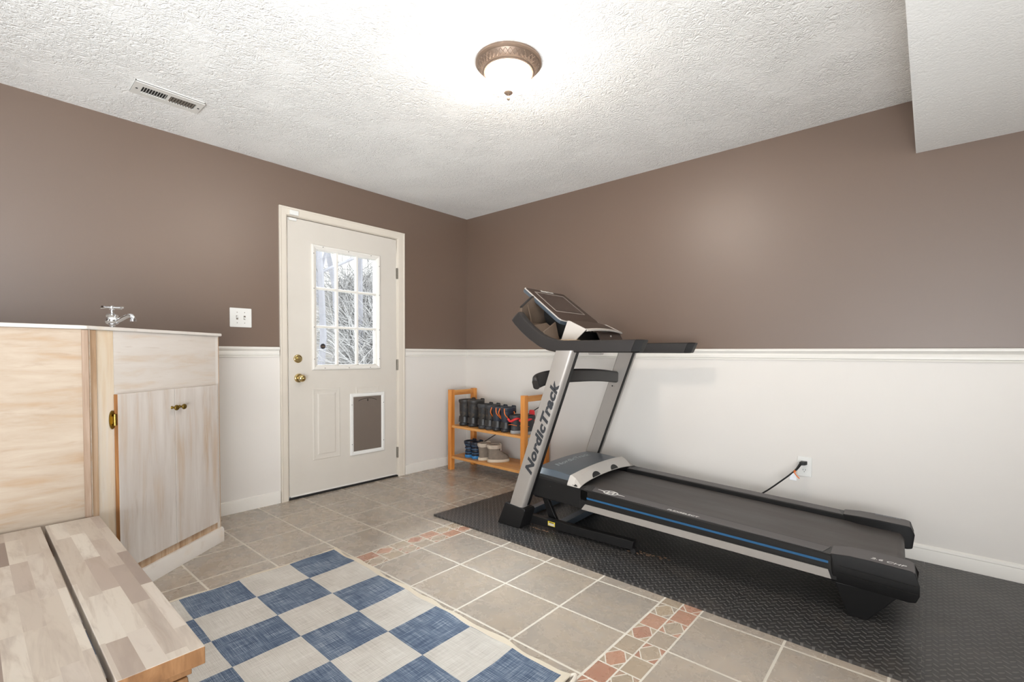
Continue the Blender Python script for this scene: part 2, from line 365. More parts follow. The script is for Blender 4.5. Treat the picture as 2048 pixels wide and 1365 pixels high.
def cyl(bm, p0, p1, r, n=20, r1=None): tube(bm, [p0, p1], [r, r if r1 is None else r1], n)
def lathe(bm, prof, c=(0, 0, 0), ax='Z', n=48, mi=0):
    c = Vector(c); rings = []
    for r, h in prof:
        ring = []
        for k in range(n):
            a = 2*PI*k/n; p = (r*math.cos(a), r*math.sin(a), h)
            if ax == 'X': p = (p[2], p[0], p[1])
            if ax == 'Y': p = (p[0], p[2], p[1])
            ring.append(c+Vector(p))
        rings.append(ring)
    loft(bm, rings, mi=mi)
def smoothpath(pts, k=6):
    P = [Vector(p) for p in pts]; out = []
    for i in range(len(P)-1):
        p0 = P[max(i-1, 0)]; p1 = P[i]; p2 = P[i+1]; p3 = P[min(i+2, len(P)-1)]
        for j in range(k):
            t = j/k; out.append(0.5*((2*p1)+(p2-p0)*t+(2*p0-5*p1+4*p2-p3)*t*t+(3*p1-p0-3*p2+p3)*t**3))
    out.append(P[-1]); return out
def sweep(bm, path, sect, upv=(0, 0, 1), mi=0):  # sect [(side, up)]
    P = [Vector(p) for p in path]; rings = []; upv = Vector(upv)
    for i, p in enumerate(P):
        t = (P[min(i+1, len(P)-1)]-P[max(i-1, 0)]).normalized(); s = t.cross(upv).normalized(); u = s.cross(t)
        rings.append([p+s*a+u*b for a, b in sect])
    loft(bm, rings, mi=mi)
def rrect(w, h, r, k=4):
    out = []
    for cx, cy, a0 in ((w/2-r, h/2-r, 0), (-w/2+r, h/2-r, PI/2), (-w/2+r, -h/2+r, PI), (w/2-r, -h/2+r, 1.5*PI)):
        for j in range(k+1): a = a0+j*PI/2/k; out.append((cx+r*math.cos(a), cy+r*math.sin(a)))
    return out
def text(name, body, mat, parent, origin, xdir, ydir, width, height=None, depth=0.0006, weight=0.0, shear=0.0, label=None, lift=0.0004):
    cu = bpy.data.curves.new('tmp_text', 'FONT'); cu.body = body; cu.size = 1.0; cu.offset = weight; cu.shear = shear; cu.resolution_u = 3; cu.extrude = 0.0; cu.space_character = 1.0+weight*1.6
    to = bpy.data.objects.new('tmp_text', cu); COL.objects.link(to)
    dg = bpy.context.evaluated_depsgraph_get(); me = bpy.data.meshes.new_from_object(to.evaluated_get(dg)); bpy.data.objects.remove(to); bpy.data.curves.remove(cu)
    xs = [v.co.x for v in me.vertices]; ys = [v.co.y for v in me.vertices]
    sx = width/(max(xs)-min(xs)); sy = (height/(max(ys)-min(ys))) if height else sx
    X = Vector(xdir).normalized(); Y = Vector(ydir).normalized(); Z = X.cross(Y); O = Vector(origin)
    for v in me.vertices: v.co = O+X*((v.co.x-min(xs))*sx)+Y*((v.co.y-min(ys))*sy)+Z*lift
    bm = BM(); bm.from_mesh(me); bpy.data.meshes.remove(me)
    r = bmesh.ops.extrude_face_region(bm, geom=bm.faces[:]); vs = [g for g in r['geom'] if isinstance(g, bmesh.types.BMVert)]
    bmesh.ops.translate(bm, verts=vs, vec=Z*depth)
    o = obj(name, bm, mat, parent, angle=30)
    if label: o['label'] = label
    return o
def copy_tree(o, parent=None):
    c = o.copy(); COL.objects.link(c); c.parent = parent
    for ch in [x for x in bpy.data.objects if x.parent == o]: copy_tree(ch, c)
    return c

# ------------------------------------------------------------------ room shell
RX = 6.55; RY = -5.6; ZR = 1.083     # right end, back, height of paint change
def wallbox(bm, x0, x1, y0, y1, z0, z1):
    if z0 < ZR < z1:
        box(bm, x0, x1, y0, y1, z0, ZR, 1); box(bm, x0, x1, y0, y1, ZR, z1, 0)
    else: box(bm, x0, x1, y0, y1, z0, z1, 1 if z1 <= ZR else 0)
bm = BM(); wallbox(bm, 0, RX+0.12, 0, 0.12, 0, H); obj('wall_right', bm, [M_BROWN, M_WHITE], kind='structure')
DY0, DY1, DZ = -1.762, -0.812, 2.066     # rough door opening
bm = BM()
wallbox(bm, -0.14, 0, RY-0.12, DY0, 0, H); wallbox(bm, -0.14, 0, DY1, 0.12, 0, H); wallbox(bm, -0.14, 0, DY0, DY1, DZ, H)
obj('wall_left', bm, [M_BROWN, M_WHITE], kind='structure')
WZ0, WZ1 = 0.15, 2.05
bm = BM()
ops = [(1.2, 1.65), (5.3, 5.8)]; xs = [0]+[v for o_ in ops for v in o_]+[RX+0.12]  # openings added in the unseen back wall to let in fill light
for i in range(0, len(xs), 2): wallbox(bm, xs[i], xs[i+1], RY-0.12, RY, 0, H)
for a, b in ops: box(bm, a, b, RY-0.12, RY, 0, WZ0, 1); box(bm, a, b, RY-0.12, RY, WZ1, H, 0)
obj('wall_back', bm, [M_BROWN, M_WHITE], kind='structure')
bm = BM(); wallbox(bm, RX, RX+0.12, RY, -5.4, 0, H); wallbox(bm, RX, RX+0.12, -3.6, 0, 0, H); box(bm, RX, RX+0.12, -5.4, -3.6, 0, WZ0, 1); box(bm, RX, RX+0.12, -5.4, -3.6, WZ1, H, 0)
obj('wall_far', bm, [M_BROWN, M_WHITE], kind='structure')
obj('floor', B(-0.14, RX+0.12, RY-0.12, 0.12, -0.12, 0), M_FLOOR, kind='structure')
obj('ceiling', B(-0.14, RX+0.12, RY-0.12, 0.12, H, H+0.15), M_CEIL, kind='structure')
SOFX = 3.392; SOFZ = 2.127
obj('ceiling_soffit', B(SOFX, RX, RY, -0.0, SOFZ, H), M_SOFFIT, kind='structure')
for n, (a, b) in enumerate(ops):
    bm = BM()
    for q in ((a, a+0.05, WZ0, WZ1), (b-0.05, b, WZ0, WZ1), (a+0.05, b-0.05, WZ0, WZ0+0.05), (a+0.05, b-0.05, WZ1-0.05, WZ1), ((a+b)/2-0.02, (a+b)/2+0.02, WZ0+0.05, WZ1-0.05)): box(bm, q[0], q[1], RY-0.1, RY-0.02, q[2], q[3])
    obj('window_%d' % (n+2), bm, M_TRIM, kind='structure')  # frame of an added opening behind the camera, sized for fill light
bm = BM()
for q in ((-5.4, -5.35, WZ0, WZ1), (-3.65, -3.6, WZ0, WZ1), (-5.35, -3.65, WZ0, WZ0+0.05), (-5.35, -3.65, WZ1-0.05, WZ1)): box(bm, RX+0.02, RX+0.1, q[0], q[1], q[2], q[3])
obj('window_4', bm, M_TRIM, kind='structure')  # added side opening out of view, also there for fill light

# chair rail and baseboards
RT, RB = 1.1165, 1.046
RAILP = [(0, RB), (0.006, RB), (0.008, RB+0.006), (0.006, RB+0.010), (0.012, RB+0.014), (0.014, RB+0.030), (0.011, RB+0.040), (0.016, RB+0.048), (0.024, RB+0.056), (0.024, RT-0.004), (0.021, RT), (0, RT)]
def trim(name, poly, segs):
    bm = BM()
    for axis, a, b in segs:
        if axis == 'L': prism(bm, poly, lambda p, q, t: (p, t, q), a, b)
        if axis == 'R': prism(bm, poly, lambda p, q, t: (t, -p, q), a, b)
        if axis == 'B': prism(bm, poly, lambda p, q, t: (t, RY+p, q), a, b)
        if axis == 'F': prism(bm, poly, lambda p, q, t: (RX-p, t, q), a, b)
    return obj(name, bm, M_TRIM, kind='structure', angle=25)
trim('trim_1', RAILP, [('L', RY, -1.818), ('L', -0.744, 0)])
trim('trim_2', RAILP, [('R', 0.0, RX)])
BASEP = [(0, 0), (0.012, 0), (0.012, 0.068), (0.008, 0.082), (0, 0.086)]
trim('baseboard_left', BASEP, [('L', RY, -1.818), ('L', -0.744, 0)])
BASER = [(0, 0), (0.012, 0), (0.012, 0.070), (0.010, 0.076), (0.011, 0.080), (0.009, 0.090), (0.006, 0.094), (0, 0.098)]
trim('baseboard_right', BASER, [('R', 0.0, RX)]); trim('baseboard_back', BASER, [('B', 0, RX)])

# ------------------------------------------------------------------ exterior door
CO0, CO1, CT = -1.812, -0.750, 2.119; CI0, CI1, CIT = -1.757, -0.817, 2.061
def casing_poly(w): return [(0, 0), (0.011, 0), (0.012, 0.012), (0.014, 0.03), (0.015, w-0.006), (0.013, w), (0, w)]
bm = BM()
# mitred casing: loft outer->inner rings along the path (left leg, head, right leg)
prof = [(0.0, 0.0), (0.016, 0.0), (0.017, 0.008), (0.014, 0.014), (0.013, 0.045), (0.010, 0.052), (0.0, 0.055)]
rings = []
for (oy, oz, iy, iz) in ((CO0, 0, CI0, 0), (CO0, CT, CI0, CIT), (CO1, CT, CI1, CIT), (CO1, 0, CI1, 0)):
    rings.append([Vector((d, oy+(iy-oy)*(w/0.055), oz+(iz-oz)*(w/0.055))) for d, w in prof])
loft(bm, rings)
obj('trim_3', bm, M_CASING, kind='structure', angle=20)
bm = BM()  # jamb
box(bm, -0.13, 0.0, DY0, CI0+0.002, 0, DZ); box(bm, -0.13, 0.0, CI1-0.002, DY1, 0, DZ); box(bm, -0.13, 0.0, CI0+0.002, CI1-0.002, CIT-0.002, DZ)
obj('trim_4', bm, M_CASING, kind='structure')
bm = BM(); box(bm, -0.14, 0.004, CI0, CI1, 0, 0.012); obj('trim_5', bm, M_DARK, kind='structure')
SY0, SY1, SZ0, SZ1 = -1.749, -0.826, 0.024, 2.052; XF = -0.004; XB = -0.048
door = empty('door_1', (0, SY1, 0), kind='structure')
GY0, GY1, GZ0, GZ1 = -1.540, -1.026, 0.985, 1.856
def slab():
    bm = BM()
    ys = [SY0, GY0, GY1, SY1]; zs = [SZ0, GZ0, GZ1, SZ1]
    for i in range(3):
        for j in range(3):
            if i == 1 and j == 1: continue
            box(bm, XB, XF, ys[i], ys[i+1], zs[j], zs[j+1])
    bmesh.ops.remove_doubles(bm, verts=bm.verts[:], dist=1e-5)
    bad = [f for f in bm.faces if len([g for g in bm.faces if g is not f and (g.calc_center_median()-f.calc_center_median()).length < 1e-5]) > 0]
    bmesh.ops.delete(bm, geom=bad, context='FACES'); return bm
obj('door_slab', slab(), M_DOOR, door, world=True)
def frame_ring(bm, y0, y1, z0, z1, prof):   # prof (x, inset) going round
    rings = []
    for (sy, sz, cy, cz) in ((1, 1, y0, z0), (-1, 1, y1, z0), (-1, -1, y1, z1), (1, -1, y0, z1)):
        rings.append([Vector((x, cy+sy*w, cz+sz*w)) for x, w in prof])
    R = [[bm.verts.new(p) for p in r] for r in rings]; n = len(prof)
    for a in range(4):
        A, Bq = R[a], R[(a+1) % 4]
        for i in range(n-1): bm.faces.new([A[i], A[i+1], Bq[i+1], Bq[i]])
# embossed panels (left one clear, right one mostly behind the pet door)
def emboss(y0, y1, z0, z1, name):
    bm = BM(); x = XF
    frame_ring(bm, y0, y1, z0, z1, [(x, 0.0), (x+0.0035, 0.004), (x+0.003, 0.012), (x+0.0008, 0.020), (x+0.0008, 0.036), (x+0.004, 0.046), (x+0.004, 0.05)])
    return bm
bm = emboss(-1.572, -1.352, 0.262, 0.806, ''); bmc = bm
vs = [bm.verts.new((XF+0.004, y, z)) for y, z in ((-1.522, 0.312), (-1.402, 0.312), (-1.402, 0.756), (-1.522, 0.756))]; bm.faces.new(vs)
obj('embossed_panel', bm, M_DOOR, door, world=True, angle=15)
bm = emboss(-1.215, -1.000, 0.262, 0.800, ''); obj('embossed_panel', bm, M_DOOR, door, world=True, angle=15)
# glazing frame, muntins, panes
bm = BM(); frame_ring(bm, -1.577, -0.989, 0.945, 1.891, [(XF, 0.0), (XF+0.010, 0.002), (XF+0.015, 0.008), (XF+0.014, 0.018), (XF+0.007, 0.028), (XF+0.004, 0.036), (XF-0.012, 0.040), (XF-0.03, 0.041)])
wf = obj('window_frame', bm, M_TRIM, door, world=True, angle=25)
for (y, z) in [(-1.49, 1.876), (-1.28, 1.876), (-1.08, 1.876), (-1.563, 1.82), (-1.563, 1.56), (-1.563, 1.27), (-1.563, 1.03), (-1.003, 1.80), (-1.003, 1.56), (-1.003, 1.27), (-1.003, 1.03), (-1.48, 0.96), (-1.28, 0.96), (-1.09, 0.96)]:
    bm = BM(); cyl(bm, (XF+0.011, y, z), (XF+0.0162, y, z), 0.0032, 8); obj('screw', bm, M_DARK, wf, world=True)
bm = BM(); wy = (GY1-GY0)/3; wz = (GZ1-GZ0)/3
for i in (1, 2):
    y = GY0+wy*i; prism(bm, [(-0.010, XF-0.012), (-0.007, XF+0.000), (0.007, XF+0.000), (0.010, XF-0.012), (0.010, XF-0.026), (-0.010, XF-0.026)], lambda p, q, t, y=y: (q, y+p, t), GZ0-0.004, GZ1+0.004)
for i in (1, 2):
    z = GZ0+wz*i; prism(bm, [(-0.010, XF-0.012), (-0.007, XF+0.0005), (0.007, XF+0.0005), (0.010, XF-0.012), (0.010, XF-0.026), (-0.010, XF-0.026)], lambda p, q, t, z=z: (q, t, z+p), GY0-0.004, GY1+0.004)
obj('muntin_grid', bm, M_TRIM, door, world=True, angle=25)
bm = BM(); box(bm, XF-0.030, XF-0.026, GY0, GY1, GZ0, GZ1); obj('glass_pane', bm, M_GLASS, door, world=True)
bm = BM(); frame_ring(bm, -1.577, -0.989, 0.945, 1.891, [(XB, 0.0), (XB-0.014, 0.006), (XB-0.014, 0.03), (XB+0.012, 0.041)]); obj('outer_window_frame', bm, M_TRIM, door, world=True)
bm = BM(); n8 = [(0.0215*math.cos(PI/8+i*PI/4), 0.0215*math.sin(PI/8+i*PI/4)) for i in range(8)]
prism(bm, [(-1.476+a, 1.127+b) for a, b in n8], YZ, XF-0.0258, XF-0.0246)
st = obj('sticker', bm, M_DECAL, door, world=True); st['label'] = 'dark octagonal security sticker on the glass'
bm = BM(); box(bm, XF-0.0246, XF-0.0242, -1.490, -1.462, 1.121, 1.132); obj('sticker_band', bm, plain('sticker_band_brown', srgb(92, 74, 62), 0.5), st, world=True)
# hardware
def rosette(y, z, big):
    k = empty('door_knob' if big else 'deadbolt', (XF, y, z)); k.parent = door; k.location = (XF, y-SY1, z)
    r = 0.033 if big else 0.031
    bm = BM(); lathe(bm, [(r, 0), (r, 0.004), (r*0.93, 0.008), (r*0.8, 0.010), (r*0.66, 0.010), (r*0.6, 0.014), (0.001, 0.014)], ax='X', n=36); obj('rosette', bm, M_BRASS, k, angle=40)
    if big:
        bm = BM(); lathe(bm, [(0.013, 0.01), (0.011, 0.026), (0.014, 0.032), (0.022, 0.038), (0.0265, 0.048), (0.026, 0.058), (0.020, 0.066), (0.010, 0.069), (0.001, 0.070)], ax='X', n=36); obj('knob', bm, M_BRASS, k, angle=60)
        bm = BM(); box(bm, 0.069, 0.0735, -0.002, 0.002, -0.006, 0.006); obj('lock_button', bm, M_BRASS, k)
    else:
        bm = BM(); prism(bm, rrect(0.030, 0.012, 0.005), YZ, 0.013, 0.026); bmesh.ops.rotate(bm, verts=bm.verts[:], cent=(0, 0, 0), matrix=Matrix.Rotation(-0.7, 3, 'X')); obj('thumb_turn', bm, M_BRASS, k, bevel=0.002)
rosette(-1.681, 1.033, False); rosette(-1.675, 0.891, True)
for z in (1.765, 0.976, 0.212):
    bm = BM(); box(bm, XF-0.003, 0.004, -0.829, -0.817, z-0.046, z+0.046)
    for j in range(5): cyl(bm, (0.007, -0.8225, z-0.046+j*0.0186), (0.007, -0.8225, z-0.046+j*0.0186+0.0172), 0.0062, 10)
    obj('hinge', bm, M_HINGE, door, world=True)
bm = BM(); box(bm, XF-0.03, XF+0.0015, SY0+0.01, SY1-0.01, 0.016, 0.028); obj('door_sweep', bm, M_TRIM, door, world=True)
# pet door
pd = empty('pet_door', (0, 0, 0)); pd.parent = door; pd.location = (XF, -1.110-SY1, 0.25)
PY0, PY1, PZ0, PZ1 = -1.268, -0.952, 0.250, 0.750
bm = BM(); frame_ring(bm, PY0, PY1, PZ0, PZ1, [(XF, 0), (XF+0.010, 0.001), (XF+0.012, 0.004), (XF+0.012, 0.020), (XF+0.008, 0.028), (XF+0.001, 0.031)])
obj('frame', bm, M_PVC, pd, world=True, angle=25)
bm = BM(); box(bm, XF-0.001, XF+0.0045, PY0+0.030, PY1-0.030, PZ0+0.030, PZ1-0.026); fl = obj('flap', bm, M_FLAP, pd, world=True)
bm = BM(); yc = (PY0+PY1)/2
pts = [Vector((XF+0.0045, yc+0.095*math.sin(a), 0.664+0.042*math.cos(a))) for a in [(-1.0+0.125*i) for i in range(17)]]; pts = [Vector((p.x, yc+(p.y-yc)*1.05, p.z)) for p in pts]
tube(bm, pts, 0.0022, 6); obj('flap_ridge', bm, M_DARK, fl, world=True) if False else obj('flap_ridge', bm, M_DARK, pd, world=True)
bm = BM(); box(bm, XF+0.004, XF+0.009, yc-0.004, yc+0.003, 0.682, 0.700); obj('flap_clip', bm, M_DARK, pd, world=True)
for (y, z) in ((PY0+0.012, 0.66), (PY1-0.012, 0.66), (PY0+0.012, 0.34), (PY1-0.012, 0.34)):
    bm = BM(); cyl(bm, (XF+0.0115, y, z), (XF+0.0135, y, z), 0.0035, 10); obj('screw', bm, M_HINGE, pd, world=True)
# contact sensor, its magnet, switch plate, outlet
bm = BM(); box(bm, 0.012, 0.027, -1.742, -1.678, 2.066, 2.100); obj('door_sensor', bm, M_PVC, bevel=0.004, label='small white alarm sensor box on the head casing of the door', cat='sensor')
bm = BM(); box(bm, XF, XF+0.014, -1.744, -1.686, 2.030, 2.050); obj('sensor_magnet', bm, M_PVC, bevel=0.004, label='thin white alarm magnet strip on the top left corner of the door', cat='magnet')
sw = empty('light_switch', (0, -2.064, 1.31), label='white double toggle switch plate on the brown wall left of the door', cat='light switch')
bm = BM(); prism(bm, [(a-2.064, b+1.310) for a, b in rrect(0.134, 0.128, 0.005)], YZ, 0.0, 0.006); obj('plate', bm, M_PVC, sw, bevel=0.0025, world=True)
for i, y in enumerate((-2.087, -2.041)):
    bm = BM(); box(bm, 0.0055, 0.0065, y-0.006, y+0.006, 1.297, 1.324); g = obj('toggle_slot', bm, M_HINGE, sw, world=True)
    d = 0.008 if i == 0 else -0.008
    bm = BM(); hexa(bm, [(0.005, y-0.0045, 1.305), (0.005, y+0.0045, 1.305), (0.005, y+0.0045, 1.316), (0.005, y-0.0045, 1.316), (0.017, y-0.0035, 1.307+d), (0.017, y+0.0035, 1.307+d), (0.017, y+0.0035, 1.314+d), (0.017, y-0.0035, 1.314+d)]); obj('toggle', bm, M_PVC, sw, world=True)
    for z in (1.275, 1.345):
        bm = BM(); cyl(bm, (0.0055, y, z), (0.0070, y, z), 0.0028, 8); obj('screw', bm, M_HINGE, sw, world=True)
ol = empty('wall_outlet', (2.928, 0, 0.418), label='white duplex outlet plate low on the wall behind the treadmill', cat='outlet')
bm = BM(); prism(bm, [(a+2.928, b+0.418) for a, b in rrect(0.074, 0.118, 0.004)], XZ, 0.0, -0.006); obj('plate', bm, M_PVC, ol, bevel=0.002, world=True)
for z in (0.440, 0.396):
    bm = BM(); prism(bm, [(2.928+0.0165*math.cos(a)*1.0, z+max(-0.0135, min(0.0135, 0.0175*math.sin(a)))) for a in [2*PI*i/24 for i in range(24)]], XZ, -0.0055, -0.0078); so = obj('socket', bm, M_PVC, ol, world=True)
    bm = BM(); box(bm, 2.9205, 2.9225, -0.0082, -0.0074, z-0.001, z+0.008); box(bm, 2.9335, 2.9355, -0.0082, -0.0074, z-0.001, z+0.008); cyl(bm, (2.928, -0.0074, z-0.008), (2.928, -0.0082, z-0.008), 0.0022, 8)
    obj('slots', bm, M_DARK, so, world=True)
pc = empty('power_cord', (2.92, -0.02, 0.44), label='black power cord plugged into the outlet behind the treadmill', cat='cord')
bm = BM(); hexa(bm, [(2.912, -0.008, 0.430), (2.944, -0.008, 0.430), (2.944, -0.008, 0.452), (2.912, -0.008, 0.452), (2.905, -0.036, 0.425), (2.935, -0.034, 0.430), (2.935, -0.034, 0.450), (2.905, -0.036, 0.447)]); obj('plug', bm, M_BLK, pc, bevel=0.003, world=True)
path = smoothpath([(2.912, -0.030, 0.436), (2.905, -0.055, 0.418), (2.885, -0.075, 0.392), (2.83, -0.09, 0.335), (2.735, -0.10, 0.245), (2.60, -0.11, 0.14), (2.50, -0.12, 0.045), (2.40, -0.12, 0.020), (2.05, -0.14, 0.018), (1.72, -0.22, 0.018)])
bm = BM(); tube(bm, path, 0.0045, 8); obj('cable', bm, M_BLK, pc, world=True)
bm = BM(); tube(bm, [(2.912, -0.034, 0.434), (2.900, -0.062, 0.410), (2.893, -0.068, 0.401)], [0.008, 0.0065, 0.006], 8); obj('strain_relief', bm, M_BLK, pc, world=True)
bm = BM(); tube(bm, smoothpath([(2.889, -0.080, 0.404), (2.898, -0.082, 0.396), (2.884, -0.070, 0.396), (2.892, -0.084, 0.390), (2.905, -0.086, 0.372), (2.918, -0.084, 0.360)], 3), 0.0028, 6); obj('twist_tie', bm, M_ORANGE, pc, world=True)
bm = BM(); hexa(bm, [(2.868, -0.086, 0.345), (2.905, -0.090, 0.345), (2.905, -0.091, 0.347), (2.868, -0.087, 0.347), (2.872, -0.078, 0.385), (2.902, -0.082, 0.385), (2.902, -0.083, 0.386), (2.872, -0.079, 0.386)]); obj('paper_tag', bm, M_TAG, pc, world=True)

# ------------------------------------------------------------------ ceiling light and vent
LX, LY = 2.004, -1.615
cl = empty('ceiling_light', (LX, LY, H), label='round flush mount ceiling light with a bronze rim and glowing frosted bowl', cat='ceiling light')
bm = BM(); lathe(bm, [(0.150, 0), (0.150, -0.010), (0.146, -0.014), (0.140, -0.016), (0.128, -0.032), (0.118, -0.042), (0.113, -0.044), (0.112, -0.050), (0.106, -0.052), (0.104, -0.040), (0.02, -0.03)], n=72); pan = obj('pan', bm, M_NICKEL, cl, angle=30)
bm = BM()
for k in range(40):
    a0 = 2*PI*k/40; a1 = 2*PI*(k+1)/40
    for s in (0, 1):
        A = a0 if s == 0 else a1; Bq = a1 if s == 0 else a0
        P = []
        for t in range(5):
            f = t/4; a = A+(Bq-A)*f; r = 0.1385-(0.1385-0.121)*f; z = -0.0185-(0.0385-0.0185)*f; P.append((r*math.cos(a)*1.005, r*math.sin(a)*1.005, z-0.0005))
        tube(bm, P, 0.0011, 4)
obj('lattice_relief', bm, M_NICKEL, pan)
bm = BM(); prof = [(0.104, -0.046)]+[(0.1035*math.cos(a)**0.75 if math.cos(a) > 0 else 0.001, -0.048-0.085*math.sin(a)) for a in [PI/2*i/12 for i in range(0, 12)]]+[(0.004, -0.1335)]
lathe(bm, prof, n=64); obj('glass_bowl', bm, M_BOWL, cl, angle=60)
bm = BM(); lathe(bm, [(0.001, -0.128), (0.020, -0.1325), (0.022, -0.136), (0.017, -0.142), (0.007, -0.146), (0.004, -0.152), (0.0065, -0.157), (0.0075, -0.162), (0.005, -0.168), (0.001, -0.170)], n=24); obj('finial', bm, M_NICKEL, cl, angle=50)
vt = empty('ceiling_vent', (0.484, -2.56, H), label='white slotted metal air register on the ceiling above the left wall', cat='vent')
VX0, VX1, VY0, VY1 = 0.413, 0.556, -2.706, -2.412
bm = BM(); box(bm, VX0+0.03, VX1-0.03, VY0+0.03, VY1-0.03, H-0.004, H-0.001); obj('duct', bm, M_VENTBLK, vt, world=True)
bm = BM()
for q in ((VX0, VX1, VY0, VY0+0.035), (VX0, VX1, VY1-0.030, VY1), (VX0, VX0+0.036, VY0+0.035, VY1-0.03), (VX1-0.036, VX1, VY0+0.035, VY1-0.03), (VX0+0.036, VX1-0.036, -2.566, -2.555)):
    box(bm, q[0], q[1], q[2], q[3], H-0.012, H-0.005)
for q in ((VX0, VX1, VY0, VY0+0.003), (VX0, VX1, VY1-0.003, VY1), (VX0, VX0+0.003, VY0, VY1), (VX1-0.003, VX1, VY0, VY1)): box(bm, q[0], q[1], q[2], q[3], H-0.008, H)
obj('face_plate', bm, M_VENT, vt, world=True)
for half, (a, b, tl) in enumerate(((VY0+0.038, -2.568, 0.5), (-2.553, VY1-0.032, -0.7))):
    bm = BM()
    for k in range(9):
        y = a+(b-a)*(k+0.5)/9
        hexa(bm, [(VX0+0.036, y-0.001, H-0.012), (VX1-0.036, y-0.001, H-0.012), (VX1-0.036, y+0.001, H-0.012), (VX0+0.036, y+0.001, H-0.012)]+[(x, y+s*0.001+0.006*tl, H-0.004) for x, s in ((VX0+0.036, -1), (VX1-0.036, -1), (VX1-0.036, 1), (VX0+0.036, 1))])
    obj('louvers', bm, M_VENT if half == 0 else plain('grey_louver', srgb(112, 104, 94), 0.6), vt, world=True)  # second half of the louvers is a darker grey
for y in (VY0+0.016, VY1-0.014):
    bm = BM(); cyl(bm, (0.484, y, H-0.0118), (0.484, y, H-0.0135), 0.005, 10); obj('screw', bm, M_DARK, vt, world=True)

# ------------------------------------------------------------------ corner utility sink cabinet
AX, AY = 0.4605, -2.339; DA = math.atan2(-0.79864, 0.60181)
# local frame: x along the door face (0 at the wall end), y pointing INTO the cabinet is negative normal
cab = empty('sink_cabinet', (AX, AY, 0), DA, label='whitewashed wooden corner sink cabinet with a pair of doors, left of the entry door', cat='cabinet')
# in this frame +y = left of direction = outward normal (0.799,0.602)
CTZ = 1.167; FL = 0.727
ca, sa = math.cos(DA), math.sin(DA)
def loc(x, y): dx, dy = x-AX, y-AY; return (dx*ca+dy*sa, -dx*sa+dy*ca)
PXC = 0.930; PYC = -2.938
# body panels in world coordinates
def wp(name, bm, mat, bevel=0.0, **k): return obj(name, bm, mat, cab, world=True, bevel=bevel, **k)
bm = BM(); box(bm, -0.033, 0.005, 0, 0, 0, 0) if False else None
bm = BM(); box(bm, 0.014, AX-0.004, AY-0.018, AY, 0.0, CTZ); wp('end_panel', bm, M_WW_WHITE)
bm = BM(); box(bm, PXC-0.018, PXC, -4.35, PYC, 0.0, CTZ); wp('side_panel', bm, M_WW_PANEL)
bm = BM(); box(bm, PXC-0.006, PXC+0.006, -4.35, PYC+0.002, CTZ-0.022, CTZ-0.001) if False else box(bm, 0.014, PXC-0.018, -4.35, -4.332, 0, CTZ); wp('back_panel', bm, M_WW_PANEL)
# face frame in local coordinates: rail across the top, stiles, bottom rail
T = -0.018
DTZ, DBZ = 0.896, 0.125; D1_ = 0.648
bm = BM(); box(bm, 0.022, D1_-0.005, T, 0.0, DTZ-0.012, CTZ); obj('top_rail', bm, M_WW_RAIL, cab)
bm = BM(); box(bm, -0.004, 0.022, T, 0.0, 0.0, CTZ); obj('stile', bm, M_WW_WHITE, cab)
bm = BM(); box(bm, -0.004, 0.0, -0.05, 0.001, 0.08, CTZ-0.005); obj('edge_strip', bm, M_BAREPINE, cab)
bm = BM(); box(bm, D1_-0.004, FL, T, 0.0, 0.0, CTZ); obj('stile', bm, m_whitewash('patchy_whitewash_stile', (17, 9, 1.6), 2.2, 0.8, (214, 200, 180)), cab)
bm = BM(); box(bm, 0.022, D1_-0.005, T, 0.0, 0.02, DBZ+0.012); obj('bottom_rail', bm, M_BAREPINE, cab)
l1 = loc(PXC, PYC)
bm = BM(); prism(bm, [(FL, T), (FL, 0.006), (FL+0.018, 0.006), (l1[0]+0.005, l1[1]-0.002), (l1[0]-0.01, l1[1]-0.02)], XY, 0.0, CTZ); obj('corner_post', bm, M_BAREPINE, cab)
bm = BM(); x0, y0 = PXC, PYC; box(bm, x0-0.012, x0+0.008, y0-0.026, y0-0.006, 0.0, CTZ-0.002); wp('corner_batten', bm, m_pine('weathered_batten', srgb(112, 86, 66), srgb(150, 126, 106), srgb(172, 150, 132), (40, 40, 1.5)))
# doors
SP = 0.3365; D0, D1 = 0.036, 0.648; TH = 0.020
for side in (0, 1):
    a, b = ((D0, SP-0.0012) if side == 0 else (SP+0.0012, D1))
    bm = BM(); box(bm, a, b, 0.001, TH, DBZ, DTZ)
    for f in bm.faces:
        if abs(f.normal.x) > 0 or abs(sum(v.co.x for v in f.verts)/4-b) < 1e-6 or abs(sum(v.co.x for v in f.verts)/4-a) < 1e-6:
            f.material_index = 1 if abs(sum(v.co.x for v in f.verts)/4-b) < 1e-6 and side == 1 else 0
    d = obj('cabinet_door', bm, [M_WW_DOOR, M_DARKEDGE], cab, bevel=0.0015)
    kx = SP-0.028 if side == 0 else SP+0.020
    bm = BM(); lathe(bm, [(0.008, TH), (0.006, TH+0.004), (0.0045, TH+0.012), (0.006, TH+0.018), (0.0125, TH+0.021), (0.014, TH+0.025), (0.012, TH+0.029), (0.001, TH+0.030)], c=(kx, 0, 0.806), ax='Y', n=24); obj('knob', bm, M_OLDBRASS, d, angle=50)
    if side == 1:
        for hz in (0.787, 0.24):
            bm = BM(); cyl(bm, (D1+0.006, 0.012, hz-0.024), (D1+0.006, 0.012, hz+0.024), 0.006, 12)
            prism(bm, [(D1+0.010+0.014*math.sin(a), hz+0.040*math.cos(a)) for a in [2*PI*i/20 for i in range(20)]], XZ, 0.001, 0.005); box(bm, D1, D1+0.016, 0.004, 0.012, hz-0.016, hz+0.016)
            obj('hinge', bm, M_OLDBRASS, d)
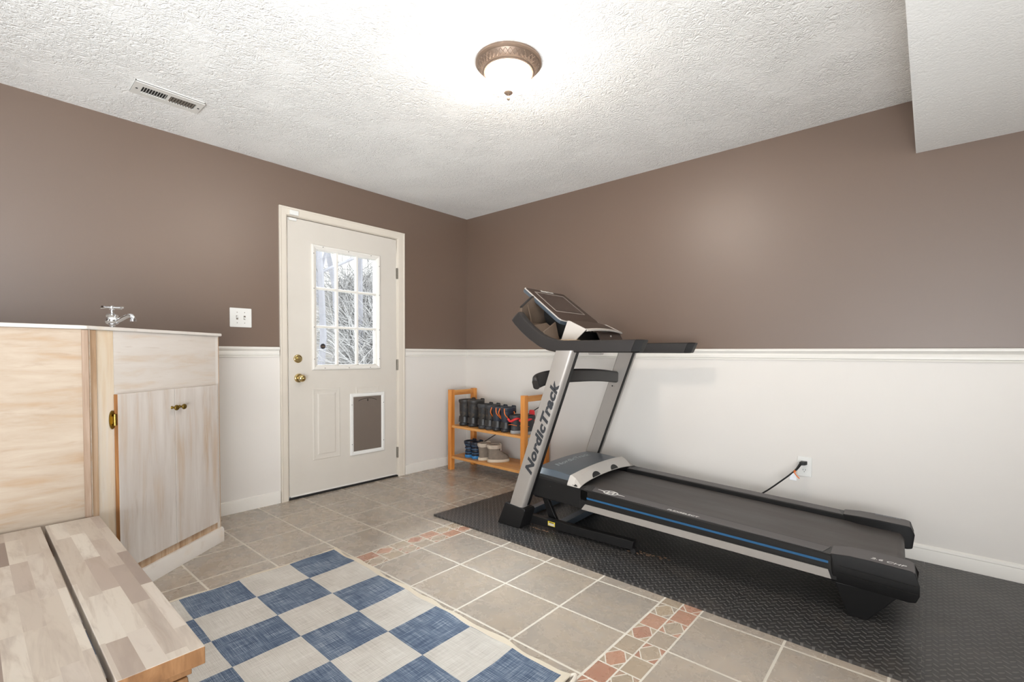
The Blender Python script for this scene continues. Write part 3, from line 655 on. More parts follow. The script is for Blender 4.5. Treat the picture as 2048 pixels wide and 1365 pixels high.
# plinth with a sloped top edge
bm = BM(); prism(bm, [(0.0, 0.0), (0.016, 0.0), (0.016, 0.068), (0.008, 0.080), (0.0, 0.082)], lambda p, q, t: (t, p, q), -0.010, FL+0.10); obj('plinth', bm, M_WW_WHITE, cab)
bm = BM(); box(bm, 0.014, AX-0.006, AY-0.018, AY+0.012, 0.0, 0.078); wp('plinth_return', bm, M_WW_WHITE)
# worktop with sink basin
def out(pt, d): return pt
n_ = Vector((0.79864, 0.60181)); dvec = Vector((0.60181, -0.79864))
a_ = Vector((AX, AY))+n_*0.014-dvec*0.014; b_ = Vector((AX, AY))+n_*0.014+dvec*(FL+0.015); c_ = Vector((PXC+0.012, PYC-0.01))
bm = BM(); prism(bm, [(0.014, AY+0.016), (AX-0.02, AY+0.016), tuple(a_), tuple(b_), tuple(c_), (PXC+0.012, -4.37), (0.014, -4.37)], XY, CTZ+0.001, CTZ+0.0165)
wt = obj('worktop', bm, M_WW_WHITE, bevel=0.005, seg=3, label='thin white painted worktop covering the corner sink cabinet', cat='countertop')
# faucet
FXc, FYc, FZ = 0.668, -2.828, CTZ+0.0165
fa = empty('sink_faucet', (FXc, FYc, FZ), math.radians(40), label='small chrome cross handle faucet standing on the white worktop', cat='faucet')
bm = BM(); lathe(bm, [(0.030, 0), (0.028, 0.004), (0.014, 0.009), (0.011, 0.014), (0.012, 0.018), (0.021, 0.022), (0.026, 0.031), (0.025, 0.044), (0.021, 0.052), (0.023, 0.056), (0.024, 0.062), (0.018, 0.067), (0.012, 0.070), (0.001, 0.071)], n=32); obj('body', bm, M_CHROME, fa, angle=40)
bm = BM(); lathe(bm, [(0.007, 0.068), (0.006, 0.076), (0.006, 0.084), (0.011, 0.088), (0.013, 0.094), (0.013, 0.101), (0.009, 0.105), (0.001, 0.106)], n=24); obj('stem', bm, M_CHROME, fa, angle=40)
bm = BM(); sweep(bm, [(-0.050, 0, 0.096), (-0.047, 0, 0.0965), (0, 0, 0.097), (0.047, 0, 0.0965), (0.050, 0, 0.096)], [(a, b) for a, b in rrect(0.012, 0.009, 0.003)]); sweep(bm, [(0, -0.050, 0.096), (0, 0, 0.097), (0, 0.050, 0.096)], [(a, b) for a, b in rrect(0.012, 0.009, 0.003)]); obj('cross_handle', bm, M_CHROME, fa, angle=40)
bm = BM(); tube(bm, smoothpath([(0.012, 0, 0.030), (0.035, 0, 0.040), (0.060, 0, 0.053), (0.080, 0, 0.061), (0.092, 0, 0.058), (0.097, 0, 0.046), (0.097, 0, 0.036)], 4), [0.0095]*25, 14); obj('spout', bm, M_CHROME, fa, angle=60)
bm = BM(); cyl(bm, (0.097, 0, 0.034), (0.097, 0, 0.044), 0.0125, 20); obj('aerator', bm, M_CHROME, fa)

# ------------------------------------------------------------------ bench
BZ = 0.415; BX0, BX1 = 0.966, 2.261
be = empty('bench', (0, 0, 0), label='low acacia butcher block bench with wide slats, in front of the sink cabinet', cat='bench')
yl = -2.918; _=0
for i in range(3):
    y1 = yl-i*0.168; y0 = y1-0.157
    bm = BM(); box(bm, BX0-0.004*(i == 1), BX1-0.002*i, y0, y1, BZ-0.040, BZ)
    for f in bm.faces:
        f.normal_update(); cz = sum(v.co.z for v in f.verts)/4; cx = sum(v.co.x for v in f.verts)/4
        if abs(cx-(BX1-0.002*i)) < 1e-4 or abs(cx-(BX0-0.004*(i == 1))) < 1e-4: f.material_index = 1
    obj('slat', bm, [M_BUTCHER, M_ENDGRAIN], be, world=True, bevel=0.002)
for x in (BX0+0.10, BX1-0.085):
    bm = BM(); box(bm, x-0.022, x+0.022, yl-0.49, yl-0.010, BZ-0.088, BZ-0.0405); obj('cross_rail', bm, M_ENDGRAIN, be, world=True, bevel=0.002)
for y, s in ((yl-0.045, 1), (yl-0.455, -1)):
    for x, t in ((BX0+0.10, -1), (BX1-0.085, 1)):
        bm = BM(); zt = BZ-0.089; zb = 0.008; w = 0.026
        hexa(bm, [(x-w+t*0.05, y-w+s*0.03, zb), (x+w+t*0.05, y-w+s*0.03, zb), (x+w+t*0.05, y+w+s*0.03, zb), (x-w+t*0.05, y+w+s*0.03, zb), (x-w, y-w, zt), (x+w, y-w, zt), (x+w, y+w, zt), (x-w, y+w, zt)])
        obj('leg', bm, M_ENDGRAIN, be, world=True, bevel=0.003)
bm = BM(); box(bm, BX0+0.122, BX1-0.107, yl-0.27, yl-0.22, BZ-0.085, BZ-0.045); obj('stretcher', bm, M_ENDGRAIN, be, world=True)

be.location = (1.6, -3.2, 0)
for c_ in [o for o in bpy.data.objects if o.parent == be]: c_.data.transform(Matrix.Translation((-1.6, 3.2, 0)))
be.rotation_euler = (0, 0, math.radians(0.6))
# ------------------------------------------------------------------ rug
bm = BM(); rx0, rx1, ry1, ry0 = 1.055, 2.603, -1.954, -4.45; nx, ny = 90, 120
def rz(x, y):
    e = min(1, (ry1-y)/0.12); e2 = min(1, (x-rx0)/0.12); e3 = min(1, (rx1-x)/0.1)
    z = 0.006+0.0035*(1-e)*(1+math.sin(x*19+1.3)+0.5*math.sin(x*41))
    z += 0.0022*(1-e2)*(1+math.sin(y*23)); z += 0.006*(1-e3)*(1-e)
    return z+0.0008*math.sin(x*11+y*7)
def rxy(x, y):
    e = 1-min(1, (ry1-y)/0.15); e2 = 1-min(1, (x-rx0)/0.15)
    return x+0.006*e2*math.sin(y*17), y+e*(0.006*math.sin(x*14.5+0.6)+0.004*math.sin(x*31))
g = [[None]*(ny+1) for _ in range(nx+1)]; gb = [[None]*(ny+1) for _ in range(nx+1)]
for i in range(nx+1):
    for j in range(ny+1):
        x = rx0+(rx1-rx0)*i/nx; y = ry1+(ry0-ry1)*j/ny; X, Y = rxy(x, y); g[i][j] = bm.verts.new((X, Y, rz(x, y))); gb[i][j] = bm.verts.new((X, Y, max(0.0006, rz(x, y)-0.0055)))
for i in range(nx):
    for j in range(ny):
        bm.faces.new([g[i][j], g[i+1][j], g[i+1][j+1], g[i][j+1]]); bm.faces.new([gb[i][j+1], gb[i+1][j+1], gb[i+1][j], gb[i][j]])
for i in range(nx):
    bm.faces.new([gb[i][0], gb[i+1][0], g[i+1][0], g[i][0]]); bm.faces.new([g[i][ny], g[i+1][ny], gb[i+1][ny], gb[i][ny]])
for j in range(ny):
    bm.faces.new([g[0][j], g[0][j+1], gb[0][j+1], gb[0][j]]); bm.faces.new([gb[nx][j], gb[nx][j+1], g[nx][j+1], g[nx][j]])
rug = obj('area_rug', bm, M_RUG, angle=80, label='blue and cream checkerboard flatweave rug on the tile floor beside the bench', cat='rug')
bm = BM(); tube(bm, smoothpath([(rx1-0.004, ry1-0.002, 0.010), (rx1+0.010, ry1+0.010, 0.012), (rx1+0.018, ry1-0.03, 0.009), (rx1+0.012, ry1-0.11, 0.007)], 5), 0.006, 8); obj('curled_edge', bm, M_CASING, rug)

# ------------------------------------------------------------------ rubber mats
P_ = 0.61; MX0 = 1.033; MY0 = -1.236
def edge_pts(a, b, teeth, sgn, par=0):   # polyline from a to b (2D) with puzzle teeth; sgn which way teeth bulge
    a = Vector(a); b = Vector(b); d = b-a; L = d.length; t = d/L; n = Vector((-t.y, t.x))*sgn
    if not teeth: return [a]
    out = [a]; k = 12; w = L/k; dep = 0.012
    for i in range(k):
        if i % 2 == par and 0 < i < k-1:
            s0 = i*w; out += [a+t*(s0+0.010), a+t*(s0+0.004)+n*dep, a+t*(s0+w-0.004)+n*dep, a+t*(s0+w-0.010)]
    return out
def mat_tile(ix, iy, ncol, label):
    x0 = MX0+ix*P_; y0 = MY0+iy*P_; x1 = x0+P_; y1 = y0+P_
    if iy == 1: y1 = -0.0145
    gp = 0.0005
    if True:
        pts = []
        pts += edge_pts((x0, y0), (x1, y0), iy == 1, 1)
        pts += edge_pts((x1, y0), (x1, y1), ix < ncol-1, 1)
        pts += edge_pts((x1, y1), (x0, y1), iy == 0, -1, 1) if iy == 0 else [Vector((x1, y1))]
        pts += [Vector((x0, y1))] if ix == 0 else edge_pts((x0, y1), (x0, y0), True, -1, 1)
        if ix == 0 and False: pass
    cx = (x0+x1)/2; cy = (y0+y1)/2; pts = [Vector((cx+(p.x-cx)*0.9992, cy+(p.y-cy)*0.9985)) for p in pts]
    if ix == 0:
        def rot(p): return Vector((p.x+(p.y-MY0)*0.045*(1 if p.x < x0+0.05 else 0), p.y-0.022*(1-min(1, (p.x-x0)/P_))*(1 if iy == 0 and p.y < y0+0.05 else 0)))
        pts = [rot(p) for p in pts]
    bm = BM(); prism(bm, [(p.x-x0, p.y-y0) for p in pts], XY, 0.0, 0.012)
    o = obj('rubber_mat', bm, M_MAT, angle=5, label=label, cat='mat', group='interlocking gym mats under the treadmill'); o.location = (x0, y0, 0.0002)
    return o
NC = 6
names = ['first', 'second', 'third', 'fourth', 'fifth', 'sixth']
for iy in (0, 1):
    for ix in range(NC):
        row = 'front row by the tiles' if iy == 0 else 'back row along the wall'
        if iy == 0:
            lab = ['black tread mat in the front row at the left end, under the treadmill foot', 'black tread mat in the front row under the treadmill base tube', 'black tread mat in the front row beside the long deck middle', 'black tread mat in the front row under the rear foot of the treadmill', 'black tread mat in the front row just past the treadmill rear end', 'black tread mat in the front row, last one at the right'][ix]
        else:
            lab = ['black tread mat by the wall at the left end, beside the shoe rack', 'black tread mat by the wall under the motor hood', 'black tread mat by the wall under the long deck middle', 'black tread mat by the wall under the rear of the deck', 'black tread mat against the baseboard just past the treadmill rear end', 'black tread mat against the baseboard, last one at the right'][ix]
        mat_tile(ix, iy, NC, lab)
random.seed(5)
bm = BM()
for k in range(60):
    t = random.random()
    x = 2.285+0.20*t**1.3+random.uniform(-0.015, 0.015); y = -0.915+0.03*t+random.uniform(-0.02, 0.02)*(1-0.4*t); s = random.uniform(0.002, 0.006)
    if k % 3 == 0: x = 1.63+0.20*random.random(); y = -1.012+0.012*random.random()+(x-1.63)*0.04
    v = bmesh.ops.create_icosphere(bm, subdivisions=1, radius=s, matrix=Matrix.Translation((x, y, 0.0125+s*0.5)) @ Matrix.Diagonal((1.6, 0.8, 0.7, 1)))
obj('debris_crumbs', bm, M_DIRT, label='brown crumbs and dirt scattered on the mats along the treadmill base tube', cat='dirt', kind='stuff')

# ------------------------------------------------------------------ treadmill (local: x = rearward, y = towards wall, z up from the mats)
tm = empty('treadmill', (1.45, -1.075, 0.0125), math.radians(2.5), label='large grey and black folding treadmill with a tilting console, on black mats', cat='treadmill')
def dz(u): return 0.300-0.0455*(u-0.53)     # top of the side rails
VN, VF = 0.070, 0.790; BN, BF = 0.172, 0.688
# deck underside / frame
bm = BM(); hexa(bm, [(0.28, 0.19, dz(0.28)-0.13), (1.93, 0.19, dz(1.93)-0.115), (1.93, 0.67, dz(1.93)-0.115), (0.28, 0.67, dz(0.28)-0.13), (0.28, 0.19, dz(0.28)-0.035), (1.93, 0.19, dz(1.93)-0.035), (1.93, 0.67, dz(1.93)-0.035), (0.28, 0.67, dz(0.28)-0.035)]); obj('deck_board', bm, M_BLK, tm)
# running belt with wrap around the rear roller
pts = []
us = [0.40+0.04*i for i in range(38)]
top = [(u, dz(u)-0.022) for u in us]; r = 0.030; uc = 1.950; zc = dz(1.92)-0.022-r
arc = [(uc+r*math.sin(a), zc+r*math.cos(a)) for a in [PI*i/12 for i in range(0, 13)]]
path = top+arc+[(0.45, dz(0.45)-0.11)]
inner = [(uc+(r-0.003)*math.sin(a), zc+(r-0.003)*math.cos(a)) for a in [PI*i/12 for i in range(12, -1, -1)]]
bm = BM(); prism(bm, top+arc+inner+[(u, z-0.003) for u, z in top[::-1]], XZ, BN+0.004, BF-0.004); obj('running_belt', bm, M_BELT, tm, angle=30)
for side in (0, 1):
    v0, v1 = (VN, BN) if side == 0 else (BF, VF); vo = VN if side == 0 else VF; sg = -1 if side == 0 else 1
    # foot rail
    def rail_sec(u):
        z = dz(u); a = vo; b = (BN if side == 0 else BF); s = 1 if side == 0 else -1
        return [Vector((u, a, z-0.060)), Vector((u, a, z-0.004)), Vector((u, a+s*0.006, z)), Vector((u, b-s*0.006, z+0.001)), Vector((u, b, z-0.004)), Vector((u, b, z-0.03)), Vector((u, a+s*0.02, z-0.060))]
    bm = BM(); loft(bm, [rail_sec(0.545), rail_sec(1.78)]); rail = obj('foot_rail', bm, M_BLK, tm, angle=25)
    bm = BM(); s = 1 if side == 0 else -1
    hexa(bm, [(0.62, vo+s*0.012, dz(0.62)-0.001), (1.71, vo+s*0.012, dz(1.71)-0.001), (1.73, vo+s*0.088, dz(1.73)-0.001), (0.60, vo+s*0.088, dz(0.60)-0.001), (0.62, vo+s*0.012, dz(0.62)+0.0022), (1.71, vo+s*0.012, dz(1.71)+0.0022), (1.73, vo+s*0.088, dz(1.73)+0.0022), (0.60, vo+s*0.088, dz(0.60)+0.0022)]); obj('tread_strip', bm, M_GREYTOP, rail, bevel=0.0008)
    bm = BM()
    def strip(zt0, zb0, zt1, zb1, u0, u1, th, u0b=None, u1b=None):
        u0b = u0 if u0b is None else u0b; u1b = u1 if u1b is None else u1b
        y0_ = vo+sg*0.0005; y1_ = vo+sg*th
        hexa(bm, [(u0b, y0_, zb0), (u1b, y0_, zb1), (u1b, y1_, zb1), (u0b, y1_, zb0), (u0, y0_, zt0), (u1, y0_, zt1), (u1, y1_, zt1), (u0, y1_, zt0)])
    strip(0.2575, 0.2475, 0.2185, 0.2085, 0.594, 1.730, 0.0025); obj('accent_strip', bm, M_BLUE, rail)
    # dark underside skirt and silver side beam
    bm = BM(); hexa(bm, [(0.565, min(vo, vo-sg*0.045), 0.184), (1.76, min(vo, vo-sg*0.045), 0.146), (1.76, max(vo, vo-sg*0.045), 0.146), (0.565, max(vo, vo-sg*0.045), 0.184), (0.585, min(vo, vo-sg*0.045), dz(0.585)-0.058), (1.76, min(vo, vo-sg*0.045), dz(1.76)-0.058), (1.76, max(vo, vo-sg*0.045), dz(1.76)-0.058), (0.585, max(vo, vo-sg*0.045), dz(0.585)-0.058)]); obj('side_beam', bm, M_BLK, tm)
    bm = BM(); strip(0.2175, 0.184, 0.1835, 0.1475, 0.585, 1.730, 0.004, 0.560, 1.742); obj('silver_beam_face', bm, M_SILVER, tm)
    # front side cover below the hood
    bm = BM(); va, vb = (vo, vo+0.06) if side == 0 else (vo-0.06, vo)
    prism(bm, [(0.17, dz(0.17)-0.115), (0.565, 0.186), (0.600, dz(0.60)-0.055), (0.600, dz(0.60)-0.002), (0.552, dz(0.552)+0.001), (0.17, dz(0.17)-0.002), (0.15, dz(0.17)-0.04)], XZ, va, vb); obj('side_cover', bm, M_BLK2, tm, bevel=0.004)
    bm = BM(); prism(bm, [(0.548, dz(0.548)-0.112), (0.552, dz(0.552)-0.112), (0.552, dz(0.552)+0.002), (0.548, dz(0.548)+0.002)], XZ, vo+sg*0.0008, vo-sg*0.015); obj('cover_seam', bm, M_DARK, tm)
    if side == 0: bm = BM(); cyl(bm, (0.345, vo-0.001, 0.275), (0.345, vo+0.004, 0.275), 0.004, 8); obj('screw', bm, M_DARK, tm)
    # rear end cap
    s = 1 if side == 0 else -1; z_ = lambda u: dz(u)+0.018
    def capsec(u, zt, zb, inn, sh):
        a = vo-s*0.006; b = vo+s*inn
        return [Vector((u+sh*0.3, a+s*0.02, zb)), Vector((u+sh, a+s*0.004, zb+0.035)), Vector((u+sh, a, zt-0.045)), Vector((u, a+s*0.004, zt)), Vector((u, b, zt+0.001)), Vector((u+sh*0.5, b, zt-0.035)), Vector((u+sh*0.5, b, zb+0.02))]
    bm = BM()
    loft(bm, [capsec(1.735, z_(1.735)-0.012, 0.130, 0.102, 0.010), capsec(1.80, z_(1.80)-0.003, 0.128, 0.118, 0.0), capsec(1.87, z_(1.87), 0.126, 0.122, 0), capsec(1.985, z_(1.985), 0.122, 0.120, 0.012), capsec(2.003, z_(2.0)-0.003, 0.126, 0.112, 0.018)])
    bmesh.ops.recalc_face_normals(bm, faces=bm.faces[:])
    for f in bm.faces:
        if f.normal.z > 0.7: f.material_index = 1
    cap_ = obj('end_cap', bm, [M_BLK2, M_GREYTOP], tm, angle=25, bevel=0.006, seg=3)
    bm = BM()
    for g_ in (0.052, 0.082): hexa(bm, [(1.765, vo-s*0.0058, z_(1.765)-g_-0.0015), (2.012, vo-s*0.0058, z_(2.0)-g_-0.0015), (2.012, vo-s*0.004, z_(2.0)-g_-0.0015), (1.765, vo-s*0.004, z_(1.765)-g_-0.0015), (1.765, vo-s*0.0068, z_(1.765)-g_+0.0015), (2.012, vo-s*0.0068, z_(2.0)-g_+0.0015), (2.012, vo-s*0.004, z_(2.0)-g_+0.0015), (1.765, vo-s*0.004, z_(1.765)-g_+0.0015)])
    obj('cap_groove', bm, M_DARK, cap_)
    bm = BM(); va, vb = sorted((vo+s*0.022, vo+s*0.095)); hexa(bm, [(1.800, va+0.01, 0.0), (1.862, va+0.01, 0.0), (1.862, vb-0.01, 0.0), (1.800, vb-0.01, 0.0), (1.752, va-0.01, 0.134), (1.958, va-0.01, 0.134), (1.958, vb, 0.134), (1.752, vb, 0.134)]); obj('rear_foot', bm, M_BLK, tm, bevel=0.004)
tmc = [o for o in bpy.data.objects if o.parent == tm]
text('cap_lettering', '2.6 CHP', M_LETTER, tm, (1.868, VN+0.024, dz(1.868)+0.0190), (1, 0, -0.0455), (0, 1, 0), 0.112, 0.018, weight=0.004, shear=0.3)
text('rail_lettering', 'FLEXSELECT', M_LETTER, tm, (1.045, VN+0.020, dz(1.045)+0.0028), (1, 0, -0.0455), (0, 1, 0), 0.155, 0.016, weight=0.006, shear=0.2)
text('cap_lettering', 'SPACESAVER', M_LETGREY, tm, (1.865, VF-0.026, dz(1.865)+0.0192), (1, 0, -0.0455), (0, 1, 0), 0.10, 0.010, weight=0.0, shear=0.2)
# rail emblem: ring with crossing stroke
bm = BM(); cx, cy, cz = 0.715, VN+0.052, dz(0.715)+0.0030
def ell(rx, ry, n=32): return [(cx+rx*math.cos(2*PI*i/n), cy+ry*math.sin(2*PI*i/n)) for i in range(n)]
o1, o2 = ell(0.043, 0.034), ell(0.034, 0.026); n = 32
V1 = [bm.verts.new((x, y, cz-0.0455*(x-cx))) for x, y in o1]; V2 = [bm.verts.new((x, y, cz-0.0455*(x-cx))) for x, y in o2]
for i in range(n): bm.faces.new([V1[i], V1[(i+1) % n], V2[(i+1) % n], V2[i]])
for quad in ([(-0.082, 0.004), (-0.036, -0.004), (-0.034, 0.006), (-0.078, 0.007)], [(0.036, -0.006), (0.086, -0.004), (0.080, -0.001), (0.034, 0.006)], [(-0.022, -0.018), (-0.010, -0.024), (0.022, 0.018), (0.010, 0.024)], [(-0.022, -0.018), (-0.012, -0.020), (-0.014, 0.020), (-0.020, 0.018)], [(0.014, -0.020), (0.022, -0.018), (0.020, 0.018), (0.012, 0.020)]):
    bm.faces.new([bm.verts.new((cx+a, cy+b, cz-0.0455*a)) for a, b in quad])
r_ = bmesh.ops.extrude_face_region(bm, geom=bm.faces[:]); bmesh.ops.translate(bm, verts=[g for g in r_['geom'] if isinstance(g, bmesh.types.BMVert)], vec=(0, 0, 0.0006))
obj('rail_emblem', bm, M_LETTER, tm)
# motor hood
def hoodz(u, v, base, crown): return base+crown*(1-((v-0.43)/0.36)**2)
def hood_ring(u, zs, zt, crown, ins, n=17):
    pts = []
    va, vb = 0.078+ins*0.0, 0.782; tb = 0.030+ins
    pts.append(Vector((u, va, dz(0.53)*0+zs))); 
    for i in range(n):
        v = va+tb+(vb-va-2*tb)*i/(n-1); pts.append(Vector((u, v, zt+crown*(1-((v-0.43)/0.33)**2))))
    pts.append(Vector((u, vb, zs))); return pts
bm = BM(); loft(bm, [hood_ring(0.175, dz(0.17)-0.02, dz(0.17)-0.012, 0.002, 0.03), hood_ring(0.185, dz(0.185), 0.345, 0.010, 0.03), hood_ring(0.215, dz(0.2), 0.362, 0.014, 0.024), hood_ring(0.33, dz(0.33), 0.360, 0.016, 0.016), hood_ring(0.462, dz(0.46), 0.348, 0.020, 0.010), hood_ring(0.470, dz(0.46)-0.01, 0.335, 0.020, 0.010)]); hood = obj('motor_hood', bm, M_HOOD, tm, angle=22, bevel=0.003)
bm = BM(); hexa(bm, [(0.185, 0.074, dz(0.18)-0.002), (0.53, 0.074, dz(0.53)-0.002), (0.53, 0.086, dz(0.53)-0.002), (0.185, 0.086, dz(0.18)-0.002), (0.19, 0.074, dz(0.18)+0.014), (0.50, 0.074, dz(0.5)+0.008), (0.50, 0.092, dz(0.5)+0.022), (0.19, 0.092, dz(0.18)+0.022)]); obj('hood_skirt', bm, M_DARK, hood)
# silver trim behind the hood (two crescents cut in)
def trimrow(u_fn, z_fn, n=25): return [Vector((u_fn(v), v, z_fn(v))) for v in [0.072+(0.788-0.072)*i/(n-1) for i in range(n)]]
def tt(v): return (v-0.43)/0.358
bm = BM()
rows = [trimrow(lambda v: 0.462-0.012*abs(tt(v))*0, lambda v: 0.352+0.018*(1-tt(v)**2)-0.04*max(0, abs(tt(v))-0.93)/0.07), trimrow(lambda v: 0.472, lambda v: 0.356+0.018*(1-tt(v)**2)-0.045*max(0, abs(tt(v))-0.93)/0.07),
        trimrow(lambda v: 0.492+0.012*abs(tt(v))**2, lambda v: 0.340+0.022*(1-tt(v)**2)-0.035*max(0, abs(tt(v))-0.93)/0.07), trimrow(lambda v: 0.522+0.022*abs(tt(v))**4, lambda v: 0.301+0.018*(1-tt(v)**2)), trimrow(lambda v: 0.520+0.022*abs(tt(v))**4, lambda v: 0.297+0.018*(1-tt(v)**2)),
        trimrow(lambda v: 0.462, lambda v: 0.300+0.018*(1-tt(v)**2))]
loft(bm, [list(r) for r in zip(*rows)]); tr_ = obj('hood_trim', bm, M_SILTRIM, tm, angle=25)
for vc in (0.315, 0.555):
    bm = BM(); base = []; 
    for i in range(17):
        a = PI*i/16; v = vc+0.045*math.cos(a); w = 0.62*math.sin(a)   # fraction up the slope
        u = 0.521-0.029*w; z = 0.3015+0.039*w+0.0195*(1-tt(v)**2); base.append(Vector((u, v, z))+Vector((0.0022, 0, 0.0016)))
    f = bm.faces.new([bm.verts.new(p) for p in base]); r_ = bmesh.ops.extrude_face_region(bm, geom=[f]); bmesh.ops.translate(bm, verts=[g for g in r_['geom'] if isinstance(g, bmesh.types.BMVert)], vec=(-0.003, 0, -0.0022)); obj('vent_crescent', bm, M_BLK2, tr_)
hl = text('hood_lettering', 'NordicTrack', M_LETGREY, hood, (0.318, 0.205, 0.0), (0, 1, 0), (-1, 0, 0), 0.40, 0.042, weight=0.022, shear=0.25)
for v_ in hl.data.vertices:
    zt_ = 0.362+(0.360-0.362)*(v_.co.x-0.215)/0.115 if v_.co.x < 0.33 else 0.360
    v_.co.z += zt_+0.0148*(1-((v_.co.y-0.43)/0.33)**2)+0.0012
# underside of the front: pan, lift arm
bm = BM(); box(bm, 0.20, 0.56, 0.10, 0.76, 0.178, 0.262); obj('motor_pan', bm, M_BLK, tm, bevel=0.01)
for v in (0.16, 0.68):
    bm = BM(); hexa(bm, [(0.290, v-0.012, 0.030), (0.350, v-0.012, 0.030), (0.350, v+0.012, 0.030), (0.290, v+0.012, 0.030), (0.225, v-0.012, 0.185), (0.262, v-0.012, 0.185), (0.262, v+0.012, 0.185), (0.225, v+0.012, 0.185)]); obj('lift_arm', bm, M_BLK, tm, bevel=0.002)
# base
for v0 in (0.088, 0.732):
    bm = BM(); hexa(bm, [(0.06, v0, 0.010), (0.858, v0, 0.022), (0.858, v0+0.040, 0.022), (0.06, v0+0.040, 0.010), (0.06, v0, 0.062), (0.868, v0, 0.070), (0.868, v0+0.040, 0.070), (0.06, v0+0.040, 0.062)]); bt = obj('base_tube', bm, M_BLK2, tm, bevel=0.003)
    bm = BM(); cyl(bm, (0.862, v0+0.006, 0.016), (0.862, v0+0.034, 0.016), 0.0155, 16); obj('transport_wheel', bm, M_DARK, tm)
bm = BM(); hexa(bm, [(0.345, 0.128, 0.008), (0.395, 0.128, 0.008), (0.395, 0.732, 0.008), (0.345, 0.732, 0.008), (0.345, 0.128, 0.046), (0.395, 0.128, 0.046), (0.395, 0.732, 0.046), (0.345, 0.732, 0.046)]); obj('cross_tube', bm, M_HOOD, tm, bevel=0.003)
bm = BM(); box(bm, 0.055, 0.100, 0.128, 0.732, 0.008, 0.050); obj('cross_tube', bm, M_HOOD, tm, bevel=0.003)
bm = BM(); box(bm, 0.318, 0.368, 0.0865, 0.0885, 0.030, 0.056); stk = obj('warning_sticker', bm, M_YELLOW, tm); stk['label'] = 'yellow warning sticker'
bm = BM(); box(bm, 0.322, 0.364, 0.0860, 0.0866, 0.033, 0.046); obj('sticker_panel', bm, M_SILTRIM, stk)
bm = BM(); box(bm, 0.328, 0.360, 0.0860, 0.0866, 0.0485, 0.0525); obj('sticker_headline', bm, M_DARK, stk)
# boots and uprights
def upr(z, side):  # cross-section at height z: front edge, back edge, outer v, inner v
    t = (z-0.13)/0.94; uf = 0.085+0.328*t; ub = 0.190+0.342*t
    return uf, ub
for side in (0, 1):
    def vv(x): return x if side == 0 else 0.86-x
    bm = BM(); ring = []
    for z, a, b, t0, t1 in ((0.0, -0.004, 0.170, -0.006, 0.098), (0.125, 0.052, 0.212, -0.006, 0.090), (0.138, 0.060, 0.208, -0.003, 0.086)):
        ring.append([Vector((a, vv(t0), z+0.004*(z > 0))), Vector((b, vv(t0), z-0.012*(z > 0))), Vector((b+0.008, vv(t1), z-0.012*(z > 0))), Vector((a+0.008, vv(t1), z+0.004*(z > 0)))])
    loft(bm, ring); obj('base_boot', bm, M_BLK2, tm, bevel=0.005, seg=3)
    bm = BM(); rings = []
    for z in (0.10, 0.4, 0.7, 1.0, 1.085):
        uf, ub = upr(z, side); o = 0.0; i_ = 0.070
        w = ub-uf
        rings.append([Vector((u, vv(v), z)) for u, v in ((uf+0.006, o), (uf+w*0.80, o), (uf+w*0.90, o+0.004), (uf+w*0.97, o+0.012), (ub, o+0.028), (ub-0.004, i_), (uf+0.010, i_), (uf, i_-0.010), (uf, o+0.008))])
    loft(bm, rings); up_ = obj('upright', bm, M_SILVER, tm, angle=40)
    bm = BM(); rings = []
    for z in (0.135, 0.6, 1.08):
        uf, ub = upr(z, side); rings.append([Vector((u, vv(v), z)) for u, v in ((ub-0.003, 0.046), (ub+0.0012, 0.046), (ub+0.0005, 0.0715), (ub-0.006, 0.0715))])
    loft(bm, rings); obj('upright_seam', bm, M_BLK2, up_)
    if side == 0:
        text('upright_lettering', 'NordicTrack', M_LETDARK, up_, (0.256, -0.001, 0.340), (0.336, 0, 0.94), (-0.94, 0, 0.336), 0.594, 0.058, weight=0.046, shear=0.30, depth=0.0006, lift=0.0)
